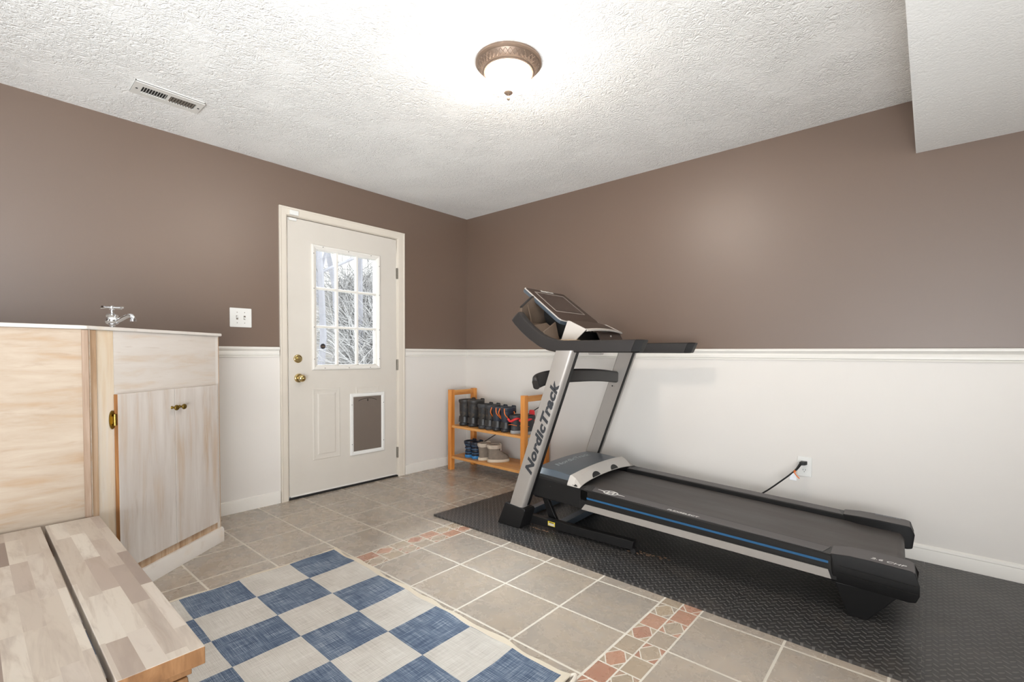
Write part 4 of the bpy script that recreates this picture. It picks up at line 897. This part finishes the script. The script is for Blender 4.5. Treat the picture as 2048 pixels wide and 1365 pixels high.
# arms: closed profile bands swept from the front corner to the rear tip
armpath = [(0.118, 1.292), (0.150, 1.256), (0.200, 1.212), (0.262, 1.168), (0.325, 1.134), (0.390, 1.115), (0.450, 1.109), (0.60, 1.108), (0.75, 1.108), (0.885, 1.108)]
hts = [0.040, 0.038, 0.037, 0.036, 0.036, 0.035, 0.034, 0.034, 0.034, 0.034]
for side in (0, 1):
    def vv(x): return x if side == 0 else 0.86-x
    P = smoothpath([(u, 0.0, z) for u, z in armpath], 4); bm = BM(); rings = []
    for i, p in enumerate(P):
        t = (P[min(i+1, len(P)-1)]-P[max(i-1, 0)]).normalized(); nrm = Vector((-t.z, 0, t.x)); h = hts[min(len(hts)-1, i//4)]
        fr = i/(len(P)-1); sk = 0.0
        if fr > 0.985: sk = 0.0
        sec = [(-0.000, -h+0.006), (-0.002, 0.0), (0.002, h-0.004), (0.010, h), (0.048, h), (0.056, h-0.006), (0.058, 0.0), (0.052, -h+0.004), (0.040, -h), (0.010, -h)]
        if i == 0:
            for back, scl, ins in ((0.013, 0.62, 0.62), (0.009, 0.86, 0.84), (0.004, 0.96, 0.95)):
                rings.append([p-t*back+nrm*(b*scl)+Vector((0, vv(0.012+0.028+(a-0.028)*ins), 0)) for a, b in [(-0.000, -h+0.006), (-0.002, 0.0), (0.002, h-0.004), (0.010, h), (0.048, h), (0.056, h-0.006), (0.058, 0.0), (0.052, -h+0.004), (0.040, -h), (0.010, -h)]])
        rings.append([p+nrm*b+Vector((sk*(1 if b < 0 else 0)+(0.40*b if i == len(P)-1 else 0), vv(0.012+a), 0)) for a, b in sec])
    loft(bm, rings); arm = obj('handrail', bm, M_GRIP, tm, angle=35)
    bm = BM(); rings = []
    for i, (u, sc) in enumerate(((0.886, 1.0), (0.915, 0.99), (0.932, 0.93))):
        sec = [(0.0, -0.028), (-0.002, 0.0), (0.002, 0.030), (0.010, 0.034), (0.048, 0.034), (0.056, 0.028), (0.058, 0.0), (0.052, -0.030), (0.040, -0.034), (0.010, -0.034)]
        rings.append([Vector((u+0.40*b-0.0 if i else u+0.40*b, vv(0.012+0.028+(a-0.028)*sc), 1.108+b*sc)) for a, b in sec])
    loft(bm, rings); obj('end_cap', bm, M_BLK2, arm, angle=35)
# console basin
def crest(v):   # u,z of the front wall top
    t = min(1.0, min(v-0.02, 0.84-v)/0.16); t = max(0, t); return 0.138-0.014*t, 1.325+0.100*t**0.9
n = 25; rowsA = []
vs_ = [0.055+(0.805-0.055)*i/(n-1) for i in range(n)]
bm = BM()
outer = [Vector((crest(v)[0]-0.014, v, crest(v)[1]-0.004)) for v in vs_]; innr = [Vector((crest(v)[0]+0.004, v, crest(v)[1])) for v in vs_]
obot = [Vector((0.112, v, 1.245)) for v in vs_]; ob2 = [Vector((0.19, v, 1.185)) for v in vs_]; ob3 = [Vector((0.30, v, 1.118)) for v in vs_]; ob4 = [Vector((0.44, v, 1.085)) for v in vs_]; ob5 = [Vector((0.60, v, 1.10)) for v in vs_]
ib1 = [Vector((0.60, v, 1.125)) for v in vs_]; ib2 = [Vector((0.44, v, 1.112)) for v in vs_]; ib3 = [Vector((0.31, v, 1.140)) for v in vs_]; ib4 = [Vector((0.20, v, 1.205)) for v in vs_]; ib5 = [Vector((0.130, v, 1.262)) for v in vs_]
cols = list(zip(outer, obot, ob2, ob3, ob4, ob5, ib1, ib2, ib3, ib4, ib5, innr)); loft(bm, [list(c) for c in cols])
bm.faces.ensure_lookup_table()
for i, f in enumerate(bm.faces[:-2]):
    if (i % 12) in (0, 1, 2, 3, 4, 11): f.material_index = 1
con = obj('console_tray', bm, [M_TRAY, M_GRIP], tm, angle=40)
bm = BM(); tube(bm, [Vector((crest(v)[0]-0.005, v, crest(v)[1]+0.001)) for v in vs_], 0.0095, 8); obj('tray_rim', bm, M_GRIP, con, angle=60)
# dividers in the tray: slanted wedge and thin walls, mirrored
for s in (0, 1):
    def vv(x): return x if s == 0 else 0.86-x
    bm = BM(); a, b = vv(0.058), vv(0.205)
    hexa(bm, [(0.308, a, 1.135), (0.318, a, 1.132), (0.318, b, 1.132), (0.308, b, 1.135), (0.292, a, 1.200), (0.300, a, 1.197), (0.286, b, 1.262), (0.278, b, 1.266)]); obj('divider', bm, M_TRAY, con, bevel=0.002)
    bm = BM(); hexa(bm, [(0.17, vv(0.115), 1.225), (0.176, vv(0.115), 1.225), (0.176, vv(0.122), 1.225), (0.17, vv(0.122), 1.225), (0.13, vv(0.115), 1.375), (0.136, vv(0.115), 1.375), (0.136, vv(0.122), 1.375), (0.13, vv(0.122), 1.375)]); obj('divider', bm, M_TRAY, con)
    bm = BM(); hexa(bm, [(0.185, a, 1.217), (0.295, a, 1.152), (0.290, b, 1.152), (0.185, b, 1.217), (0.190, a, 1.235), (0.296, a, 1.168), (0.280, b, 1.215), (0.215, b, 1.262)]); obj('wedge_shelf', bm, M_TRAY, con)
    bm = BM(); va, vb = sorted((vv(0.072), vv(0.215))); box(bm, 0.330, 0.47, va, vb, 1.112, 1.150); obj('cup_pad', bm, plain('tan_cup_pad', srgb(160, 138, 112), 0.6), con, bevel=0.012, seg=3)
# centre pod below the tablet
PT = [(0.355, 1.272), (0.500, 1.214), (0.508, 1.206), (0.425, 1.148), (0.330, 1.148)]
for s in (0, 1):
    v0, v1 = (0.196, 0.204) if s == 0 else (0.656, 0.664)
    bm = BM(); prism(bm, [(0.375, 1.268), (0.392, 1.266), (0.508, 1.212), (0.425, 1.140), (0.325, 1.140)], XZ, v0, v1); obj('pod_side', bm, M_SILTRIM, tm, bevel=0.003)
def podrow(u, z, c): return [Vector((u+c*(1-((v-0.43)/0.226)**2), v, z+0.010*(1-((v-0.43)/0.226)**2))) for v in [0.204+(0.656-0.204)*i/16 for i in range(17)]]
bm = BM(); rows = [podrow(0.385, 1.265, 0), podrow(0.502, 1.212, 0.012), podrow(0.510, 1.205, 0.012), podrow(0.485, 1.198, 0.01), podrow(0.370, 1.250, 0)]; loft(bm, [list(c) for c in zip(*rows)]); pod = obj('control_pod', bm, M_BEZEL, tm, angle=30)
bm = BM(); rows = [podrow(0.498, 1.2165, 0.012), podrow(0.514, 1.209, 0.012), podrow(0.514, 1.200, 0.012), podrow(0.502, 1.200, 0.012)]; loft(bm, [list(c) for c in zip(*rows)]); obj('pod_lip', bm, M_SILTRIM, pod, angle=30)
bm = BM(); hexa(bm, [(0.44, 0.21, 1.135), (0.46, 0.21, 1.125), (0.46, 0.65, 1.125), (0.44, 0.65, 1.135), (0.42, 0.21, 1.205), (0.43, 0.21, 1.205), (0.43, 0.65, 1.205), (0.42, 0.65, 1.205)]); obj('pod_recess', bm, M_DARK, pod)
bm = BM(); hexa(bm, [(0.530, 0.34, 1.125), (0.545, 0.34, 1.120), (0.545, 0.648, 1.120), (0.530, 0.648, 1.125), (0.490, 0.34, 1.205), (0.500, 0.34, 1.205), (0.500, 0.645, 1.205), (0.490, 0.645, 1.205)]); kp = obj('key_panel', bm, M_BEZEL, pod, bevel=0.002)
bm = BM(); lathe(bm, [(0.006, 0), (0.006, 0.006), (0.001, 0.007)], c=(0.512, 0.49, 1.180), ax='X', n=12); obj('safety_key_socket', bm, M_SILTRIM, kp)
# tablet console
dsl = Vector((0.298, 0, -0.229)).normalized(); nsl = Vector((0.229, 0, 0.298)).normalized(); T0 = Vector((0.046, 0, 1.498))
def tp_(d, v, h): p = T0+dsl*d+nsl*h; return Vector((p.x, v, p.z))
outl = [(0.0, 0.212), (0.006, 0.204), (0.345, 0.190), (0.365, 0.200), (0.374, 0.23), (0.384, 0.33), (0.386, 0.43), (0.384, 0.53), (0.374, 0.63), (0.365, 0.660), (0.345, 0.670), (0.006, 0.656), (0.0, 0.648)]
outl = [(d, (0.43+(v-0.43)*1.04)) for d, v in outl]
bm = BM(); loft(bm, [[tp_(d, 0.43+(v-0.43)*0.97, -0.030) for d, v in outl], [tp_(d, v, -0.016) for d, v in outl], [tp_(d, v, -0.004) for d, v in outl]]); tab = obj('tablet_housing', bm, M_HOOD, tm, angle=30)
bm = BM(); loft(bm, [[tp_(d, v, -0.007) for d, v in outl], [tp_(d, 0.43+(v-0.43)*1.003, -0.001) for d, v in outl]]); obj('silver_bezel', bm, M_SILTRIM, tab)
bm = BM(); loft(bm, [[tp_(0.004+d*0.978, 0.43+(v-0.43)*0.975, -0.002) for d, v in outl], [tp_(0.004+d*0.978, 0.43+(v-0.43)*0.975, 0.0005) for d, v in outl]]); face = obj('tablet_face', bm, M_BEZEL, tab)
bm = BM(); so_ = [(0.042, 0.262), (0.042, 0.604), (0.268, 0.604), (0.268, 0.250)]; si = [(0.046, 0.267), (0.046, 0.599), (0.264, 0.599), (0.264, 0.255)]
R1 = [bm.verts.new(tp_(d, v, 0.0012)) for d, v in so_]; R2 = [bm.verts.new(tp_(d, v, 0.0012)) for d, v in si]
for i in range(4): bm.faces.new([R1[i], R1[(i+1) % 4], R2[(i+1) % 4], R2[i]])
r_ = bmesh.ops.extrude_face_region(bm, geom=bm.faces[:]); bmesh.ops.translate(bm, verts=[g for g in r_['geom'] if isinstance(g, bmesh.types.BMVert)], vec=tuple(nsl*-0.001)); obj('screen_border', bm, M_SILTRIM, face)
bm = BM(); hexa(bm, [tuple(tp_(d, v, -0.001)) for d, v in ((0.058, 0.285), (0.058, 0.580), (0.250, 0.580), (0.250, 0.272))]+[tuple(tp_(d, v, 0.0012)) for d, v in ((0.058, 0.285), (0.058, 0.580), (0.250, 0.580), (0.250, 0.272))]); obj('screen', bm, M_SCREEN, face)
text('tablet_lettering', 'NordicTrack', M_LETTER, face, tuple(tp_(0.026, 0.358, 0.0006)), (0, 1, 0), tuple(-dsl), 0.150, 0.018, weight=0.03, shear=0.25)
bm = BM(); hexa(bm, [(0.20, 0.30, 1.15), (0.34, 0.30, 1.13), (0.34, 0.56, 1.13), (0.20, 0.56, 1.15), tuple(tp_(0.06, 0.30, -0.03)), tuple(tp_(0.33, 0.30, -0.03)), tuple(tp_(0.33, 0.56, -0.03)), tuple(tp_(0.06, 0.56, -0.03))]); obj('tablet_neck', bm, M_DARK, tm)
# pulse crossbar
cb = smoothpath([(0.315, 0.035, 0.872), (0.262, 0.030, 0.902), (0.238, 0.075, 0.925), (0.232, 0.17, 0.938), (0.238, 0.30, 0.946), (0.252, 0.45, 0.946), (0.278, 0.60, 0.936), (0.322, 0.72, 0.918), (0.400, 0.800, 0.892)], 5)
cb = smoothpath([(0.268, 0.020, 0.880), (0.262, 0.050, 0.902), (0.288, 0.105, 0.920), (0.345, 0.185, 0.930), (0.388, 0.30, 0.933), (0.408, 0.45, 0.930), (0.412, 0.62, 0.920), (0.405, 0.786, 0.905)], 5)
bm = BM(); rings = []
for i, p in enumerate(cb):
    t = (cb[min(i+1, len(cb)-1)]-cb[max(i-1, 0)]).normalized(); sd_ = t.cross(Vector((0, 0, 1))).normalized(); u2 = sd_.cross(t); k = i/(len(cb)-1)
    hh = 0.088-0.010*k; hh *= min(1, 0.80+i*0.08); rings.append([p+sd_*a_+u2*b_ for a_, b_ in rrect(0.036, hh, 0.015)])
loft(bm, rings); xb = obj('pulse_bar', bm, M_GRIP, tm, angle=50)
bm = BM(); prism(bm, [(0.350, 0.870), (0.395, 0.872), (0.398, 0.845), (0.385, 0.826), (0.370, 0.828)], XZ, 0.797, 0.786); br = obj('bar_bracket', bm, M_SILVER, tm)
bm = BM(); cyl(bm, (0.380, 0.787, 0.842), (0.380, 0.783, 0.842), 0.005, 10); obj('bracket_bolt', bm, M_DARK, br)
bm = BM(); hexa(bm, [(0.58, 0.10, 1.062), (0.66, 0.10, 1.062), (0.66, 0.12, 1.062), (0.58, 0.12, 1.062), (0.57, 0.09, 1.10), (0.67, 0.09, 1.10), (0.67, 0.13, 1.10), (0.57, 0.13, 1.10)]); obj('under_console_bracket', bm, M_SILVER, tm)

# ------------------------------------------------------------------ shoe rack
RX0, RX1, RY0, RY1, RH = 0.137, 1.062, -0.360, -0.030, 0.742
rk = empty('shoe_rack', ((RX0+RX1)/2, (RY0+RY1)/2, 0), label='two tier orange pine shoe rack in the corner by the wall', cat='shoe rack')
PW = 0.044
for x in (RX0, RX1-PW):
    for y in (RY0, RY1-PW):
        obj('post', B(x, x+PW, y, y+PW, 0, RH), M_RACK_V, rk, bevel=0.002, world=True)
    obj('top_rail', B(x+0.006, x+PW-0.006, RY0+PW, RY1-PW, RH-0.052, RH-0.006), m_pine('oiled_pine_crossrail', srgb(170, 104, 46), srgb(198, 134, 70), srgb(212, 156, 92), (16, 1.4, 16)) if x == RX0 else bpy.data.materials['oiled_pine_crossrail'], rk, bevel=0.002, world=True)
for z in (0.415, 0.130):
    bm = BM(); w = (RY1-RY0-0.02)/3
    for i in range(3): box(bm, RX0+0.022, RX1-0.022, RY0+0.008+i*(w+0.003), RY0+0.008+i*(w+0.003)+w-0.002, z-0.022, z)
    obj('shelf', bm, M_RACK_H, rk, bevel=0.002, world=True)
bm = BM(); tube(bm, [(RX0+0.03, RY1-0.012, 0.16), (RX1-0.03, RY1-0.012, 0.66)], 0.0035, 6); obj('brace_rod', bm, M_BLK2, rk, world=True)
bm = BM(); tube(bm, smoothpath([(RX1-0.10, RY1-0.012, 0.392), (RX1-0.04, RY1-0.012, 0.375), (RX1-0.02, RY1-0.012, 0.33)], 4), 0.003, 6); obj('brace_hook', bm, M_BLK2, rk, world=True)

# ------------------------------------------------------------------ boots
def boot_ring(z, heel, toe, w, k=22, sx=0.0, pw=2.4):
    out = []; c = (heel+toe)/2; a = (toe-heel)/2
    for i in range(k):
        t = 2*PI*i/k; ct, st_ = math.cos(t), math.sin(t)
        y = c+a*math.copysign(abs(ct)**(2/pw), ct); x = w/2*math.copysign(abs(st_)**(2/pw), st_)
        f = (y-heel)/(toe-heel+1e-6); x *= 0.86+0.22*math.sin(min(1, max(0, f))*PI*0.85+0.25)
        out.append(Vector((x+sx, y, z)))
    return out
def make_boot(name, ht, L, w, mats, style, label, group):
    sole, body, cuff, acc = mats
    r = empty(name, (0, 0, 0), label=label, cat='boot' if ht > 0.18 else 'shoe', group=group)
    bm = BM(); loft(bm, [boot_ring(0.0, 0.004, L-0.006, w*0.94), boot_ring(0.004, 0.0, L, w), boot_ring(0.022, -0.001, L+0.001, w*1.0), boot_ring(0.026, 0.002, L-0.004, w*0.96)]); obj('sole', bm, sole, r, angle=40)
    hs = ht
    def sh(z):   # toe extent and width with height
        tbl = [(0.024, L-0.004, w*0.97), (0.045, L-0.008, w*0.97), (0.062, L-0.022, w*0.95), (0.078, L-0.055, w*0.92), (0.092, L*0.66, w*0.92), (0.108, L*0.58, w*0.92), (0.125, L*0.54, w*0.93), (hs*0.8, L*0.55, w*1.0), (hs, L*0.60, w*1.07)]
        for a, b in zip(tbl[:-1], tbl[1:]):
            if a[0] <= z <= b[0]:
                t = (z-a[0])/(b[0]-a[0]+1e-9); return a[1]+(b[1]-a[1])*t, a[2]+(b[2]-a[2])*t
        return tbl[-1][1], tbl[-1][2]
    zs = [0.024, 0.032, 0.036, 0.045, 0.055, 0.062, 0.070, 0.078, 0.085, 0.092, 0.100, 0.110, 0.125]+[0.125+(hs-0.125)*i/5 for i in range(1, 6)]
    zs = [z for z in zs if z <= hs+1e-6]
    rings = []
    for i, z in enumerate(zs):
        t, ww = sh(z); puff = 0.0 if style != 'quilt' else 0.004*math.sin(z*230)
        rings.append(boot_ring(z, 0.004+0.006*math.sin(min(1, z/0.12)*PI)-puff, t+puff, ww+2*puff))
    # open top: fold inward
    t, ww = sh(hs); rings.append(boot_ring(hs-0.004, 0.016, t-0.012, ww-0.026)); rings.append(boot_ring(hs-0.06, 0.022, t-0.02, ww-0.04))
    bm = BM(); loft(bm, rings); obj('upper', bm, body, r, angle=50)
    bm = BM(); loft(bm, [boot_ring(hs-0.030, 0.003, t+0.002, ww+0.004), boot_ring(hs-0.012, -0.004, t+0.006, ww+0.012), boot_ring(hs+0.002, -0.002, t+0.004, ww+0.008), boot_ring(hs+0.004, 0.012, t-0.010, ww-0.02), boot_ring(hs-0.02, 0.018, t-0.016, ww-0.032)]); obj('cuff', bm, cuff, r, angle=60)
    bm = BM(); loft(bm, [[Vector((x, t-0.006+dy, z)) for x, dy in ((-0.026*f, 0.0), (0.026*f, 0.0), (0.026*f, 0.007), (-0.026*f, 0.007))] for z, f in ((hs-0.05, 1.0), (hs+(0.03 if style == 'red' else 0.006), 1.0), (hs+(0.042 if style == 'red' else 0.014), 0.75))]); obj('tongue', bm, cuff if style != 'red' else acc, r, bevel=0.002)
    if style in ('plain', 'lace'):
        bm = BM(); loft(bm, [boot_ring(0.034, -0.002, L*0.35, w*0.99), boot_ring(0.085, 0.006, L*0.30, w*0.93)]); 
        obj('heel_guard', bm, plain(name+'_guard_rubber', srgb(40, 38, 37), 0.42), r, angle=40)
    if style == 'lace':
        for s in (-1, 1):
            bm = BM(); tube(bm, smoothpath([(s*w*0.30, 0.004, hs-0.004), (s*w*0.42, 0.000, hs-0.05), (s*w*0.52, L*0.2, hs-0.10)], 5), 0.004, 6); obj('lace_cord', bm, acc, r)
        bm = BM(); tube(bm, smoothpath([(w*0.50, L*0.30, hs-0.005), (w*0.56, L*0.42, hs-0.045), (w*0.52, L*0.34, hs-0.075), (w*0.54, L*0.48, hs-0.085)], 5), 0.004, 6); obj('lace_cord', bm, acc, r)
    if style == 'red':
        bm = BM(); tube(bm, smoothpath([(-w*0.40, 0.0, hs-0.03), (0, -0.006, hs-0.045), (w*0.45, 0.004, hs-0.025), (w*0.5, L*0.3, hs-0.02)], 5), 0.010, 6); obj('red_collar_trim', bm, acc, r)
        bm = BM(); tube(bm, smoothpath([(-w*0.45, 0.01, 0.07), (0, -0.002, 0.078), (w*0.48, 0.02, 0.07)], 5), 0.0022, 5); obj('orange_piping', bm, M_ORANGE, r)
    if style == 'quilt':
        for z in (0.05, 0.085, 0.118):
            t2, w2 = sh(z); bm = BM(); loft(bm, [boot_ring(z-0.003, 0.001, t2+0.002, w2+0.003), boot_ring(z+0.003, 0.001, t2+0.002, w2+0.003)]); obj('reflective_band', bm, acc, r)
    return r
K_BLK = plain('black_boot_rubber', srgb(32, 31, 31), 0.45, var=0.2); K_LEA = plain('dark_boot_leather', srgb(46, 42, 39), 0.5, var=0.25, scale=25, bump=0.3)
K_NAVY = plain('navy_boot_nylon', srgb(38, 44, 56), 0.5, var=0.25, scale=30, bump=0.3); K_GREY = plain('charcoal_boot_nylon', srgb(56, 56, 58), 0.6, var=0.2, scale=30, bump=0.3)
K_RED = plain('red_collar', srgb(214, 50, 54), 0.6); K_LBLUE = plain('light_blue_sole', srgb(44, 116, 172), 0.5); K_DNAVY = plain('dark_navy_quilt', srgb(22, 30, 46), 0.5, var=0.2)
K_WHITE = plain('cream_sole', srgb(206, 192, 172), 0.6); K_TAUPE = plain('taupe_suede', srgb(128, 116, 104), 0.85, var=0.3, scale=40, bump=0.4); K_FUR = plain('pale_fleece_cuff', srgb(190, 176, 160), 0.95, var=0.2, scale=60, bump=0.8); K_WSOLE = plain('grey_sole', srgb(150, 150, 150), 0.6)
K_CAMO = Mat('brown_camo_boot', 0.6); K_CAMO.color(K_CAMO.ramp(K_CAMO.noise(K_CAMO.obj(), 28, 3), [(0.42, srgb(34, 33, 33)), (0.52, srgb(44, 40, 38)), (0.60, srgb(70, 60, 48))])); K_CAMO = K_CAMO.mat
YS = -0.322; ZS = 0.4155
def place(r, x, y, z, rz): r.location = (x, y, z); r.rotation_euler = (0, 0, rz); return r
b1 = make_boot('tall_snow_boot', 0.236, 0.275, 0.098, (K_BLK, K_CAMO, K_LEA, K_BLK), 'plain', 'tall black snow boot at the far left of the upper rack shelf', 'tall black boots'); place(b1, 0.262, YS, ZS, -0.06)
b2 = copy_tree(b1); place(b2, 0.374, YS+0.002, ZS, -0.08); b2['label'] = 'tall black snow boot, second from the left on the upper rack shelf'
b3 = make_boot('mid_snow_boot', 0.212, 0.245, 0.086, (K_GREY, K_CAMO, K_GREY, K_BLK), 'plain', 'black mid height boot with grey cuff, third from left on the upper shelf', 'mid height grey trimmed boots'); place(b3, 0.512, YS-0.004, ZS, -0.06)
b4 = copy_tree(b3); place(b4, 0.600, YS-0.006, ZS, -0.08); b4['label'] = 'black mid height boot touching the navy orange laced boots, fourth on the upper shelf'
b5 = make_boot('laced_winter_boot', 0.205, 0.24, 0.088, (K_BLK, K_NAVY, K_NAVY, M_ORANGE), 'lace', 'navy winter boot with orange cord, the left one of its pair', 'navy boots with orange cords'); place(b5, 0.692, YS-0.008, ZS, -0.06)
b6 = copy_tree(b5); place(b6, 0.790, YS-0.010, ZS, -0.07); b6['label'] = 'navy winter boot with orange cord, the right one of its pair'
b7 = make_boot('hiking_shoe', 0.150, 0.235, 0.090, (K_WSOLE, K_GREY, K_GREY, K_RED), 'red', 'grey hiking shoe with red collar, left of the right rack post', 'grey and red hiking shoes'); place(b7, 0.898, YS-0.012, ZS, -0.04)
b8 = copy_tree(b7); place(b8, 1.052-0.015, YS+0.055, ZS, -0.08); b8['label'] = 'grey hiking shoe with red collar, mostly hidden behind the right rack post'
b8.location = (1.004, -0.306, ZS); b8.rotation_euler = (0, 0, 0.16)
b9 = make_boot('quilted_boot', 0.148, 0.185, 0.078, (K_LBLUE, K_DNAVY, K_DNAVY, plain('steel_blue_band', srgb(60, 92, 124), 0.5)), 'quilt', 'small navy quilted boot with light blue sole, left one on the lower shelf', 'small navy boots with blue soles'); place(b9, 0.330, YS+0.004, 0.1305, -0.04)
b10 = copy_tree(b9); place(b10, 0.418, YS+0.004, 0.1305, -0.04); b10['label'] = 'small navy quilted boot with light blue sole, beside the taupe boots'
b11 = make_boot('fleece_boot', 0.150, 0.20, 0.080, (K_WHITE, K_TAUPE, K_FUR, K_TAUPE), 'fur', 'taupe fleece cuffed boot, left one of its pair on the lower shelf', 'taupe fleece cuffed boots'); place(b11, 0.505, YS, 0.1305, -0.10)
b12 = copy_tree(b11); place(b12, 0.598, YS+0.012, 0.1305, -0.62); b12['label'] = 'taupe fleece cuffed boot turned sideways, rightmost on the lower shelf'

# ------------------------------------------------------------------ yard seen through the glass
bm = BM(); nx, ny = 30, 30
def gz(x, y): return -0.15+max(0, -x-1.2)*0.12+max(0, (-x-4.5))*0.22+0.12*math.sin(x*1.3+y*0.7)*(1 if x < -2 else 0.2)
G = [[bm.verts.new((-0.2-i*1.3, -14+j*1.6, gz(-0.2-i*1.3, -14+j*1.6))) for j in range(ny+1)] for i in range(nx+1)]
for i in range(nx):
    for j in range(ny): bm.faces.new([G[i][j], G[i+1][j], G[i+1][j+1], G[i][j+1]])
r_ = bmesh.ops.extrude_face_region(bm, geom=bm.faces[:]); bmesh.ops.translate(bm, verts=[g for g in r_['geom'] if isinstance(g, bmesh.types.BMVert)], vec=(0, 0, -0.4))
obj('ground', bm, M_GROUND, kind='structure')
def branch(bm, p, d, L, r, depth, rnd):
    n = 5; pts = [p]; rad = [r]; q = p.copy(); dd = d.copy()
    for i in range(n):
        dd = (dd+Vector((rnd.uniform(-.22, .22), rnd.uniform(-.22, .22), rnd.uniform(-.08, .16)))).normalized(); q = q+dd*(L/n); pts.append(q.copy()); rad.append(r*(1-0.75*(i+1)/n)+0.002)
        if depth > 0 and i >= (1 if depth > 2 else 0):
            for _ in range(2 if depth > 1 else 2):
                ax = Vector((rnd.uniform(-1, 1), rnd.uniform(-1, 1), rnd.uniform(-.3, .8))).normalized(); nd = (dd*0.6+ax*0.8).normalized()
                branch(bm, q.copy(), nd, L*rnd.uniform(0.45, 0.62), rad[-1]*0.6, depth-1, rnd)
    tube(bm, pts, rad, 4 if depth < 2 else 7)
trees = [((-4.6, 0.75), 5.5, 0.065, 'forked bare tree nearest the glass, in the left pane column', 11), ((-6.4, 2.6), 6.5, 0.085, 'bare tree with a leaning trunk seen through the middle panes', 23),
         ((-8.5, 3.2), 7.0, 0.09, 'bare tree far back, seen in the upper middle pane', 31), ((-7.2, 4.4), 6.0, 0.09, 'thin bare tree seen through the right pane column', 43), ((-11.0, 4.0), 8.0, 0.11, 'tall bare tree at the top of the slope behind the others', 57), ((-10.5, 6.8), 7.5, 0.13, 'bare tree at the far right edge of the door glass', 61)]
for (x, y), hgt, rad, lab, sd in trees:
    rnd = random.Random(sd); z0 = gz(x, y)-0.1
    bm = BM(); branch(bm, Vector((0, 0, 0)), Vector((rnd.uniform(-.05, .05), rnd.uniform(-.08, .08), 1)).normalized(), hgt, rad, 4 if sd in (11, 23, 31) else 3, rnd)
    o = obj('bare_tree', bm, M_BARK, label=lab, cat='tree', group='bare trees beyond the door glass'); o.location = (x, y, z0)
rnd = random.Random(99); bm = BM()
for k in range(3600):
    t = rnd.random(); x = -4.2-10*t; y = -0.6+(-x)*0.62+rnd.uniform(-1.3, 1.6)*(0.6+t); z = gz(x, y); p = Vector((x, y, z)); d = Vector((rnd.uniform(-.7, .7), rnd.uniform(-.7, .7), rnd.uniform(.3, 1))).normalized(); pts = [p]
    L = rnd.uniform(0.5, 2.2)
    for i in range(5):
        d = (d+Vector((rnd.uniform(-.45, .45), rnd.uniform(-.45, .45), rnd.uniform(-.5, .2)))).normalized(); p = p+d*L/5; pts.append(p)
    tube(bm, pts, rnd.uniform(0.003, 0.007)*(1+0.08*(-x)), 3)
obj('brush_thicket', bm, M_TWIG, label='tangled pale brush and vines on the slope beyond the door glass', cat='brush', kind='stuff')
